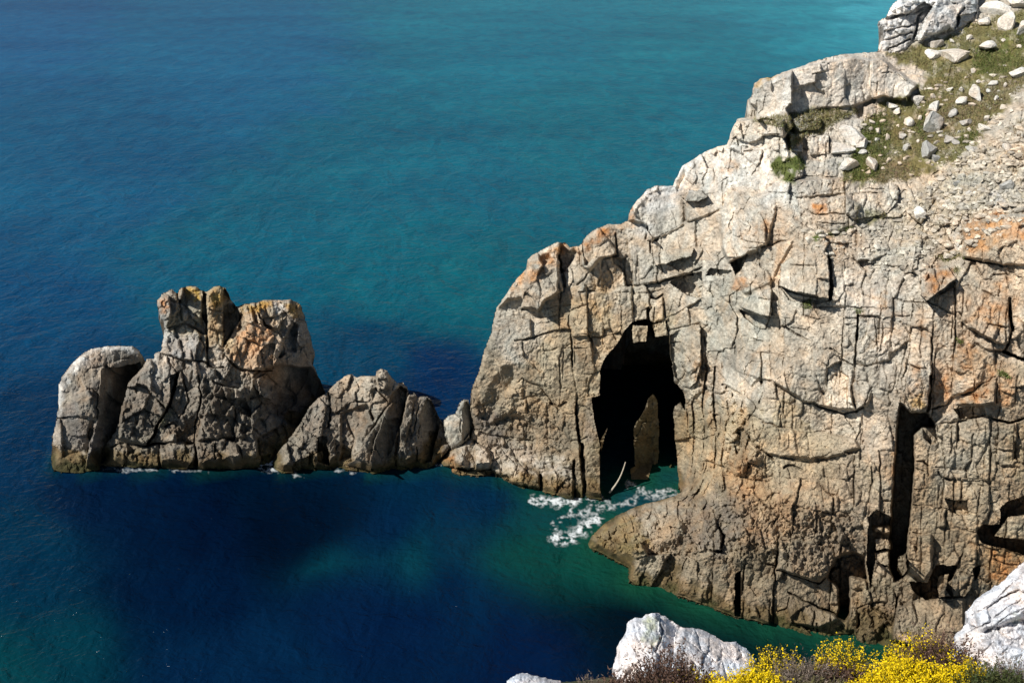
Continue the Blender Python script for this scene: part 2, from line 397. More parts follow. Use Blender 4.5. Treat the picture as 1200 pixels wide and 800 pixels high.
H_POLY = [(516,540),(520,548),(535,556),(560,557),(575,556),(590,566),(610,572),(634,575),(655,582),(672,587),(674,583),(686,580),(690,583),(703,585),
 (710,584),(735,566),(745,567),(770,566),(780,565),(793,567),(800,575),(790,581),(770,587),(745,594),(725,602),(705,616),(692,630),(688,640),(705,648),
 (725,658),(737,665),(738,680),(760,690),(790,696),(820,705),(835,712),(860,722),(880,726),(905,733),(940,742),(970,744),(1000,740),(1010,752),(1060,770),
 (1345,800),(1345,-60),(1180,-60),(1140,-15),(1110,10),(1060,40),(1030,60),(1012,62),(985,64),(960,70),(940,77),(925,82),(905,90),(890,92),(884,98),(882,110),
 (876,118),(876,137),(864,140),(858,152),(856,160),(852,170),(840,172),(825,178),(815,186),(800,196),(795,205),(790,214),(789,218),(770,217),(758,222),
 (748,235),(738,248),(736,258),(727,262),(718,263),(712,262),(700,268),(685,278),(682,285),(678,288),(668,289),(662,284),(650,285),(637,292),(626,297),
 (617,304),(616,315),(606,325),(597,338),(590,348),(582,360),(580,368),(578,385),(572,400),(566,418),(562,430),(556,445),(552,460),(552,480),(555,500),(552,513),(545,518),(530,526)]
H_Y = [(520,546,'W'),(545,557,'W'),(575,556,'W'),(610,573,'W'),(655,583,'W'),(690,583,'W'),(735,566,'W'),(790,566,'W'),(692,630,'W'),(738,680,'W'),(790,697,'W'),
 (835,712,'W'),(880,727,'W'),(940,742,'W'),(1000,748,'W'),(1060,770,55.5),(1200,760,55.0),(1255,760,55.0),
 (545,522,80.2),(545,538,78.5),(600,530,78.6),(600,546,77.2),(560,505,80.3),(640,540,76.9),(640,520,77.7),(585,515,79.3),(560,480,79.8),(600,440,79.4),(575,400,80.2),(600,350,80.6),(625,305,81.2),(660,290,81.4),(700,272,81.4),(650,350,79.6),
 (700,340,79.4),(700,410,77.8),(680,470,77.2),(640,440,78.4),(690,540,75.2),(745,225,82.2),(790,220,82.2),(760,270,80.4),(760,350,78.2),(740,400,77.6),(780,400,77.0),
 (800,440,75.8),(815,480,75.0),(805,540,74.8),(740,500,76.6),(820,390,75.2),(820,330,76.0),(845,420,72.2),(850,350,73.5),(850,280,75.5),(850,200,79.0),(880,140,82.4),
 (890,100,84.0),(850,500,67.4),(835,560,66.4),(800,590,67.4),(760,605,67.7),(720,625,67.0),(705,632,67.6),(760,622,65.4),(770,650,63.2),(745,660,64.0),(820,620,62.6),(830,650,60.2),(835,690,59.7),(790,680,61.6),(900,650,59.2),(900,700,58.0),(960,690,58.2),
 (960,600,59.4),(900,560,62.2),(900,450,65.4),(900,350,68.8),(960,500,62.8),(960,400,64.4),(960,320,66.2),(930,250,70.4),(960,220,72.0),(940,180,76.2),(980,130,80.4),
 (940,80,84.6),(985,68,85.0),(1035,64,87.0),(1110,14,92.5),(1150,-20,96.5),(1200,-50,100),(1255,-50,99),(1040,620,58.6),(1040,520,60.0),(1040,420,62.0),(1040,320,65.0),
 (1040,250,69.2),(1040,180,75.6),(1100,650,57.0),(1100,550,58.4),(1100,450,59.8),(1100,350,61.8),(1110,290,64.0),(1110,230,68.4),(1110,150,76.2),(1110,80,84.6),
 (1200,640,55.8),(1200,550,56.8),(1200,450,57.8),(1200,350,59.4),(1200,290,61.0),(1200,220,65.6),(1200,140,73.4),(1200,60,84.0),(1255,640,55.0),(1255,450,56.8),(1255,300,59.6),(1255,140,71.0),(1255,40,83),(1345,760,54.0),(1345,600,55.0),(1345,450,56.2),(1345,300,59.0),(1345,140,70.0),(1345,40,82)]

H_CR = [
 # arch wing
 (5,1.4,[(655,299),(657,312),(660,325),(662,334)]),(2,.6,[(662,334),(660,341)]),(3,.7,[(613,362),(622,360),(632,363)]),(2,.5,[(595,350),(604,349),(613,351)]),(1.5,.5,[(616,320),(614,335),(613,350)]),
 (1.5,.5,[(613,373),(628,374),(642,372),(656,369)]),(2,.6,[(632,363),(640,352),(648,346),(657,341)]),(2,.6,[(657,341),(656,358),(655,372)]),(2,.6,[(679,290),(680,300),(680,310)]),
 (2,.6,[(676,333),(684,328),(690,320)]),(1.5,.5,[(688,335),(688,355),(689,375),(690,395)]),(1.5,.5,[(666,366),(678,361),(690,355)]),(4,.9,[(705,303),(713,301),(721,299)]),
 (2,.7,[(705,303),(704,318)]),(2,.6,[(714,345),(714,365),(715,380),(721,398)]),(2.5,.8,[(604,399),(616,398),(628,394),(642,389),(655,386),(668,386)]),
 (3,1.2,[(666,370),(669,390),(671,410),(671,430),(674,445),(676,460),(675,480),(676,500)]),(4,1.6,[(676,500),(679,520),(682,545),(684,580)]),(1.5,.5,[(671,392),(690,391)]),
 (3,.7,[(690,392),(694,400),(694,412)]),(1.5,.6,[(694,412),(694,427)]),(2,.5,[(690,394),(702,395),(716,392)]),(1.5,.5,[(672,408),(685,409),(693,408)]),(1.5,.5,[(632,414),(642,410),(655,408),(668,407)]),
 (1.5,.4,[(660,409),(660,425),(660,444)]),(1.5,.4,[(613,400),(613,416)]),(1.5,.4,[(634,413),(636,436)]),(2.5,.6,[(606,450),(613,443),(620,448),(632,452),(640,460),(647,470)]),(4,.7,[(646,471),(654,478),(663,472)]),
 (2.5,.5,[(656,446),(657,457),(664,455)]),(3,.8,[(596,486),(603,482),(612,486),(621,494),(632,502)]),(1.5,.4,[(614,482),(614,468)]),(1.5,.5,[(688,442),(687,470)]),(1.5,.5,[(691,442),(690,462)]),
 (4,1.2,[(633,556),(634,566),(635,577)]),(4,1.2,[(673,540),(672,560),(674,586)]),(6,2.6,[(681,520),(684,545),(685,584)]),(3,.8,[(537,549),(555,551),(575,550)]),(2,.5,[(575,540),(590,534),(602,520)]),
 (2,.5,[(551,500),(570,510),(600,512),(625,516)]),(2,.6,[(595,517),(612,515)]),(2,.5,[(640,520),(655,528),(668,525)]),(1.5,.4,[(540,528),(545,540)]),(2,.5,[(662,548),(680,552)]),
 # above the cave
 (2.5,.6,[(758,250),(757,265),(758,280)]),(1.6,.5,[(760,283),(780,274),(800,262),(815,258)]),(3,.9,[(762,283),(763,296)]),(1.5,.4,[(802,237),(805,256)]),(3,.8,[(721,274),(722,288),(723,299)]),
 (2,.5,[(730,336),(755,333),(770,330)]),(2,.5,[(770,312),(771,330)]),(3,.8,[(772,331),(790,326),(808,320),(822,314)]),(2,.5,[(732,302),(732,335)]),(1.5,.4,[(748,300),(749,333)]),
 (1.5,.5,[(740,335),(741,352),(742,378)]),(2,.5,[(761,340),(762,358)]),(1.5,.5,[(777,345),(778,360),(779,374)]),(3,.9,[(762,349),(768,350),(776,346)]),(2,.6,[(742,377),(757,375),(763,361)]),
 (5,1.6,[(759,362),(759,372),(763,383),(766,395)]),(1.8,.6,[(765,378),(780,373),(800,364),(815,355),(824,350)]),(1.6,.5,[(783,387),(800,383),(822,378)]),(2,.5,[(798,425),(805,435),(810,445)]),
 (2,.5,[(736,382),(728,388),(716,392)]),(1.5,.4,[(718,345),(720,370)]),(1.5,.4,[(722,342),(740,343)]),(2,.5,[(846,245),(845,270),(845,292)]),(2,.5,[(847,214),(847,232),(847,246)]),
 (2.5,.6,[(840,364),(843,372),(842,380)]),(2,.5,[(865,382),(862,400),(862,417),(858,426)]),(2,.5,[(848,409),(847,431)]),(2.5,.6,[(846,450),(858,455),(870,464)]),(1.5,.4,[(840,430),(850,445)]),
 (1.5,.5,[(822,378),(822,400),(820,425),(824,460),(826,500)]),(2,.5,[(806,480),(807,500),(808,520)]),(2,.5,[(790,516),(806,514)]),(2,.4,[(745,518),(770,520)]),(3,.7,[(852,470),(855,490),(850,500)]),
 # right face, upper
 (2,.6,[(903,322),(904,345),(903,372)]),(2,.6,[(914,328),(914,350),(914,386)]),(3,1.0,[(914,337),(930,342),(945,347),(958,347)]),(6,1.5,[(972,300),(974,325),(974,350)]),(2.5,.6,[(917,382),(926,387),(935,393),(950,400)]),
 (1.5,.5,[(862,385),(863,405)]),(2.5,.8,[(890,443),(897,445),(905,446)]),(4,1.2,[(893,446),(894,460),(891,472)]),(2,.5,[(892,412),(892,443)]),(2.5,.7,[(905,446),(918,456),(932,466),(942,472)]),
 (4,.9,[(942,472),(955,472)]),(3,.8,[(955,473),(972,480),(990,484),(1004,482)]),(4,.8,[(1003,482),(1011,477)]),(2,.6,[(1011,477),(1015,468),(1021,455)]),(2,.5,[(998,448),(999,465),(1004,480)]),
 (4,1.2,[(1006,370),(1005,385),(1004,398)]),(2.2,.8,[(1004,398),(1002,420),(1002,440),(998,458)]),(2,.7,[(984,420),(998,426),(1015,430),(1030,425),(1042,422)]),(2,.6,[(1008,371),(1038,371),(1066,370)]),
 (1.5,.5,[(1010,360),(1032,362)]),(2,.6,[(972,408),(985,415)]),(1.5,.5,[(957,405),(954,420),(952,432)]),(1.8,.5,[(1035,372),(1034,395),(1033,410)]),(1.5,.5,[(1026,372),(1027,400),(1032,412)]),
 (2,.7,[(1046,371),(1045,390),(1044,405)]),(1.8,.5,[(1040,330),(1039,350),(1038,362)]),(1.8,.5,[(1048,335),(1047,355),(1046,371)]),(2,.6,[(930,240),(945,246),(957,252),(957,262)]),(3,.8,[(957,252),(970,251)]),
 (2,.6,[(970,236),(972,250),(990,252)]),(2,.6,[(957,262),(962,274),(980,275),(1002,266)]),(1.5,.4,[(995,250),(995,268)]),(3,.7,[(910,240),(908,255)]),(1.5,.4,[(940,262),(955,270)]),(2,.5,[(875,292),(900,288),(925,280)]),
 (2,.5,[(885,310),(900,318),(905,330)]),(1.8,.5,[(906,295),(906,315)]),(2,.6,[(985,295),(1003,305),(1015,318)]),(1.5,.4,[(1015,318),(1010,335),(1012,345)]),(1.6,.5,[(928,312),(928,335)]),(1.4,.4,[(957,305),(957,345)]),
 (2,.5,[(960,360),(990,358),(1010,362)]),(1.5,.4,[(960,378),(980,380),(1002,380)]),(2,.5,[(872,395),(895,400)]),(1.5,.4,[(903,390),(903,440)]),(1.5,.4,[(970,420),(969,445),(972,470)]),(1.4,.4,[(985,418),(984,450)]),
 (2,.6,[(925,212),(945,206),(990,208)]),(2,.6,[(935,232),(960,230),(985,228)]),(1.6,.5,[(991,215),(991,250)]),(3,.7,[(919,125),(926,140),(932,158)]),(2,.6,[(912,118),(915,135)]),(2,.6,[(890,158),(915,160)]),
 (2,.5,[(1040,75),(1058,92),(1076,103)]),(2,.5,[(935,84),(948,82)]),(2,.5,[(862,160),(866,172)]),
 # right face, beyond the gully
 (3,.9,[(1119,331),(1120,360),(1120,400)]),(2.5,.8,[(1120,400),(1116,440),(1115,468)]),(2.5,.8,[(1095,365),(1094,385),(1093,400)]),(1.8,.6,[(1100,360),(1118,368),(1135,385),(1160,398),(1174,404)]),
 (1.8,.5,[(1140,335),(1160,343),(1182,350)]),(1.8,.6,[(1180,320),(1182,340)]),(6,1.5,[(1183,350),(1184,370),(1187,386)]),(3,.8,[(1186,386),(1182,402),(1176,410)]),(3,.9,[(1130,302),(1150,308),(1175,311)]),
 (2,.7,[(1175,311),(1200,311),(1255,316)]),(2,.6,[(1055,376),(1066,390)]),(3,1.0,[(1092,395),(1092,420),(1092,440)]),(5,1.8,[(1091,440),(1090,460),(1087,482)]),(1.5,.6,[(1068,395),(1065,420),(1058,445),(1055,478)]),
 (1.5,.5,[(1064,395),(1059,420),(1053,450)]),(1.5,.5,[(1072,350),(1069,372),(1066,400)]),(3,.9,[(1092,478),(1108,474),(1116,466)]),(2.5,.7,[(1128,462),(1142,458),(1152,450),(1166,442)]),(5,1.4,[(1176,411),(1188,416),(1200,421),(1250,430)]),
 (2.5,.8,[(1103,496),(1125,494),(1140,490),(1152,488)]),(3.5,1.0,[(1152,488),(1170,492),(1182,495),(1200,491),(1250,488)]),(2.2,.7,[(1160,492),(1161,530),(1160,570),(1159,610)]),(2,.6,[(1105,561),(1135,562),(1160,562)]),
 (3,1.0,[(1100,553),(1104,560),(1112,561)]),(2.2,.7,[(1100,570),(1099,600),(1097,625)]),(2.2,.7,[(1097,625),(1095,645),(1092,665)]),(2,.6,[(1070,624),(1085,626),(1098,626)]),(2,.6,[(1100,618),(1130,620),(1145,622)]),
 (2.5,.7,[(1136,635),(1130,648),(1122,662)]),(2,.6,[(1162,640),(1161,660),(1162,682)]),(1.5,.5,[(1084,555),(1084,600)]),(2,.5,[(1072,573),(1090,572)]),(3,.9,[(1072,541),(1082,540),(1088,545)]),(2,.6,[(1115,500),(1115,530)]),
 (2,.6,[(1168,445),(1167,470)]),(2,.5,[(1125,430),(1140,440),(1155,430)]),(1.6,.5,[(1165,525),(1195,530)]),(1.6,.5,[(1140,400),(1160,412),(1175,410)]),(2,.6,[(1120,420),(1130,418)]),(1.8,.5,[(1185,455),(1250,445)]),
 # right face, middle and lower
 (2,.6,[(870,500),(878,513),(888,525),(900,533)]),(3,.8,[(900,533),(906,538)]),(2.2,.7,[(914,535),(930,540),(950,541),(970,538)]),(2.2,.7,[(970,538),(990,533),(1003,531),(1009,524),(1012,516)]),(2.5,.7,[(893,494),(902,496),(910,500),(928,502)]),
 (2,.6,[(929,476),(929,490),(928,502)]),(1.6,.4,[(930,503),(950,506),(967,505)]),(2,.6,[(975,515),(985,518),(994,521)]),(2,.6,[(1003,515),(1007,506),(1008,496)]),(2,.6,[(1002,530),(1001,560),(1001,590)]),
 (1.6,.5,[(985,535),(985,562)]),(2.2,.7,[(1030,528),(1032,560),(1031,590),(1032,605)]),(2,.6,[(898,535),(897,548)]),(1.6,.5,[(963,520),(963,540)]),(3,.7,[(919,548),(930,545),(940,551)]),(2,.5,[(958,565),(968,575),(975,580)]),
 (1.8,.5,[(993,562),(1000,556)]),(3,1.0,[(913,628),(912,645),(909,665)]),(2.5,.9,[(909,665),(907,690),(905,732)]),(2.5,.8,[(912,668),(930,673),(945,678),(960,682)]),(3,.8,[(960,682),(968,675),(978,664)]),
 (2.5,.9,[(924,694),(935,700),(945,705),(965,713)]),(3.5,1.0,[(965,713),(978,718),(986,724)]),(2.5,.8,[(873,648),(872,670),(871,690)]),(2.5,.7,[(889,657),(900,660),(908,662)]),(2,.5,[(955,716),(953,735)]),(2,.6,[(925,700),(922,712),(912,716)]),
 (2,.6,[(845,612),(845,640)]),(4,.9,[(843,618),(848,628),(845,642)]),(4,.9,[(825,640),(835,645),(845,646)]),(2,.6,[(785,660),(787,680)]),(2.5,.6,[(805,655),(800,668)]),(2,.5,[(738,656),(760,650),(790,648),(815,646)]),
 (2,.5,[(858,600),(870,606),(880,600)]),(1.5,.4,[(958,600),(958,625)]),(1.5,.4,[(1005,700),(1004,735)]),(3,.8,[(1013,648),(1016,690)]),(2.5,.7,[(1006,712),(1022,705),(1038,706)]),(3,1.2,[(1051,700),(1050,715),(1047,732)]),
 (3,1.0,[(1005,735),(1007,720)]),(2.5,.8,[(1020,695),(1022,712),(1040,722)]),(2,.5,[(880,575),(895,590),(905,600)]),(2,.5,[(930,590),(950,598),(975,600)]),(2,.5,[(915,600),(925,612),(940,615)]),
]
H_PUSH = [
 # cave: hollow, then the pillars that stand in it
 ([(705,588),(703,560),(703,522),(698,500),(695,480),(694,466),(703,464),(704,450),(704,435),(709,420),(717,411),(722,404),(727,398),(731,390),(737,383),(741,378),(757,374),(765,378),(782,376),(783,393),(785,410),(788,430),(791,448),(800,456),(803,470),(803,480),(797,470),(790,475),(788,484),(790,500),(792,520),(794,540),(795,572),(770,572),(735,572)],24,0,0,0),
 ([(740,570),(738,549),(744,546),(742,515),(743,498),(755,480),(760,466),(766,461),(771,470),(772,500),(772,540),(772,570)],-23.2,.35,.1,0),
 ([(773,572),(773,556),(780,549),(787,543),(786,552),(780,560),(779,572)],-22.5,0,0,0),
 ([(741,381),(759,381),(757,401),(741,401)],-24.4,0,0,0),([(765,380),(781,376),(782,392),(767,396)],-24.3,.1,0,0),
 ([(687,525),(694,518),(703,515),(704,545),(703,590),(687,590)],-.9,-.25,0,0),([(703,515),(709,505),(713,498),(710,508),(704,530)],-24,0,0,0),
 ([(688,640),(692,630),(705,617),(725,603),(745,595),(770,588),(790,582),(800,576),(815,585),(800,625),(770,650),(738,668),(720,660)],-1.0,0,.1,5),
 # bosses and ledges on the wing
 ([(617,305),(640,290),(665,284),(656,300),(655,320),(660,340),(640,352),(632,364),(613,360),(612,340)],-.9,.10,-.25),
 ([(582,362),(600,335),(614,318),(613,350),(595,350)],-.5,0,-.3),([(683,290),(700,268),(722,263),(722,299),(704,302),(690,318),(682,310)],-.7,.1,-.2),
 ([(704,304),(724,302),(732,304),(731,335),(714,344),(706,340)],.45,.2),([(516,533),(548,515),(570,525),(576,540),(573,549),(560,550),(535,548),(520,545)],-1.3,0,-.5),
 ([(575,550),(610,540),(632,556),(632,572),(600,566)],-.8,0,-.3),([(636,560),(655,545),(672,552),(672,585),(640,577)],-.8,.1,-.2),
 ([(565,470),(578,445),(592,430),(602,430),(604,450),(590,462),(575,492),(556,492)],.5,.25,.1,2),([(595,487),(612,488),(630,505),(628,520),(560,512),(575,495)],.7,.1,-.2,2),
 # over the cave
 ([(735,258),(748,235),(790,218),(800,235),(802,262),(763,284),(757,262)],-.5,.05,-.2),([(797,228),(805,222),(822,224),(830,231),(818,236),(805,235)],-1.3,0,.2,0),
 ([(764,296),(790,292),(812,291),(810,300),(800,302),(783,308),(768,311)],-.9,0,-.2,0),([(783,309),(812,300),(813,323),(797,320)],.5,.1,0,0),
 ([(785,331),(806,321),(823,318),(823,349),(808,347),(795,338)],1.7,0,0,0),([(832,314),(858,317),(850,323),(828,323)],1.0,0,0,0),([(856,308),(876,297),(870,314),(862,322)],2.4,0,0,0),
 ([(846,245),(860,225),(905,215),(910,240),(900,285),(876,297),(855,308),(845,290)],-.9,.1,-.15),([(815,258),(845,245),(845,292),(815,290)],.5),
 ([(784,393),(800,385),(821,380),(822,420),(817,445),(808,455),(800,452),(791,440),(787,420)],-.2,-.55,0,0),
 # right face
 ([(872,350),(890,340),(903,338),(904,370),(890,369),(868,360)],-1.4,0,-.3,0),([(866,362),(890,371),(903,373),(903,386),(888,383),(872,372)],.9,0,0,0),
 ([(915,310),(930,298),(962,292),(970,298),(972,320),(972,349),(958,347),(928,340),(914,335)],-1.1,.12,-.2,0),([(914,338),(958,349),(972,352),(958,356),(925,352)],.5,0,0,0),
 ([(863,415),(892,412),(892,443),(880,452),(860,430)],-.3,.1),([(905,446),(930,420),(970,410),(985,418),(1000,430),(998,460),(1003,480),(975,478),(942,470)],-.5,.05,-.1),
 ([(863,435),(893,446),(890,474),(870,462)],.4,.3),([(1000,450),(1015,440),(1022,455),(1017,474),(1005,480)],-.4,0,-.2),([(870,500),(893,495),(928,503),(967,507),(1002,514),(1008,524),(970,537),(914,535),(895,530)],-.5,0,-.15),
 ([(1006,372),(1046,372),(1042,421),(1015,429),(1003,422)],-.3,.1),([(913,630),(978,640),(978,662),(960,681),(912,667)],-.5,.15,-.1),([(861,673),(868,668),(868,722),(861,722)],3.5,0,0,0),
 ([(978,655),(988,649),(1000,647),(1012,652),(1016,680),(996,674),(995,718),(990,728),(983,722),(983,690),(970,676)],2.6,0,0,1),([(924,695),(965,714),(985,724),(960,735),(925,730)],-.7,0,-.3),
 ([(1055,472),(1066,484),(1088,484),(1096,500),(1080,500),(1070,510),(1071,545),(1068,590),(1064,625),(1062,650),(1060,675),(1048,680),(1043,660),(1045,600),(1050,530),(1052,490)],6.0,0,0,1),
 ([(1080,500),(1096,498),(1098,518),(1090,521),(1082,512)],.8,0,0,0),
 ([(1018,606),(1024,598),(1028,597),(1044,606),(1044,660),(1038,664),(1025,656),(1020,690),(1016,660)],2.6,0,0,0),
 ([(1023,615),(1030,617),(1044,615),(1045,624),(1036,626),(1024,622)],-1.5,.1,-.4,1),([(1026,631),(1038,630),(1046,633),(1045,645),(1037,642),(1026,645)],-1.9,.1,-.3,0),([(1024,647),(1036,645),(1046,647),(1042,662),(1026,659)],-2.0,.1,-.3,0),
 ([(1052,652),(1062,648),(1062,668),(1056,676),(1051,668)],-4.5,0,0,0),
 ([(1066,424),(1092,422),(1091,450),(1087,474),(1076,483),(1066,480),(1060,465)],-1.3,.25,0,0),([(1080,316),(1110,312),(1120,326),(1102,340),(1086,353),(1079,345)],-1.5,.1,-.1,0),([(1085,354),(1105,341),(1119,330),(1118,337),(1101,346),(1099,360)],.6,0,0,0),
 ([(1130,265),(1165,255),(1215,250),(1215,310),(1175,310),(1130,300)],-1.2,0,.15),([(1140,340),(1182,351),(1183,400),(1174,404),(1135,384)],-.6,.1,-.1),([(1118,479),(1135,476),(1152,474),(1156,487),(1140,491),(1124,491)],1.2,0,0,0),
 ([(1116,442),(1130,405),(1155,420),(1150,450),(1125,462),(1116,466)],-.5,.1),([(1118,473),(1140,470),(1160,450),(1168,446),(1166,472),(1150,474)],-.8,.05,-.3),([(1107,583),(1118,586),(1133,586),(1136,603),(1124,604),(1112,598)],1.0,0,0,0),
 ([(1145,622),(1152,614),(1172,614),(1173,596),(1180,588),(1200,580),(1255,575),(1255,600),(1200,603),(1182,606),(1175,614),(1165,628),(1200,632),(1255,636),(1255,655),(1200,650),(1170,641),(1150,636)],3.0,0,0,0),
 ([(1093,668),(1097,662),(1122,662),(1117,676),(1108,683),(1100,700),(1085,703),(1072,694),(1066,682),(1088,681)],2.4,0,0,0),([(1098,690),(1100,675),(1112,672),(1108,690),(1114,698),(1100,700)],-1.9,0,0,0),
 ([(1115,690),(1116,668),(1130,664),(1142,672),(1138,688),(1130,698),(1118,698)],-.7,.1,-.2,0),([(1140,665),(1150,662),(1148,672),(1142,680)],1.4,0,0,0),([(1050,712),(1075,703),(1130,698),(1130,770),(1045,750)],-1.3,0,-.3),
 ([(1063,627),(1092,626),(1091,668),(1082,680),(1064,672)],-.6,.1,0),
 # crest outcrops
 ([(878,110),(890,92),(945,76),(1000,68),(1035,70),(1075,102),(1060,118),(1035,113),(1000,125),(960,128),(925,136),(880,138)],-1.6,-.05,.55,1),
 ([(860,141),(890,139),(918,140),(920,160),(926,186),(905,200),(888,196),(870,182),(855,174)],-1.2,0,.4,1),([(930,140),(945,133),(962,138),(960,152),(935,154)],-.9,0,.4,0),([(926,158),(941,158),(941,178),(928,178)],-1.1,.1,.5,0),
 ([(945,160),(970,158),(972,180),(950,182)],-.8,.05,.4,0),([(991,212),(1020,212),(1052,216),(1052,235),(1040,250),(1000,258),(991,250)],-1.0,.15,.3,0),([(925,212),(990,208),(990,228),(940,232),(920,226)],-.6,0,.3),
 ([(955,235),(990,230),(1008,240),(1002,262),(975,275),(958,262)],-.5,0,.2),([(875,292),(905,288),(930,280),(915,308),(905,330),(872,345),(862,322)],-.4),
]
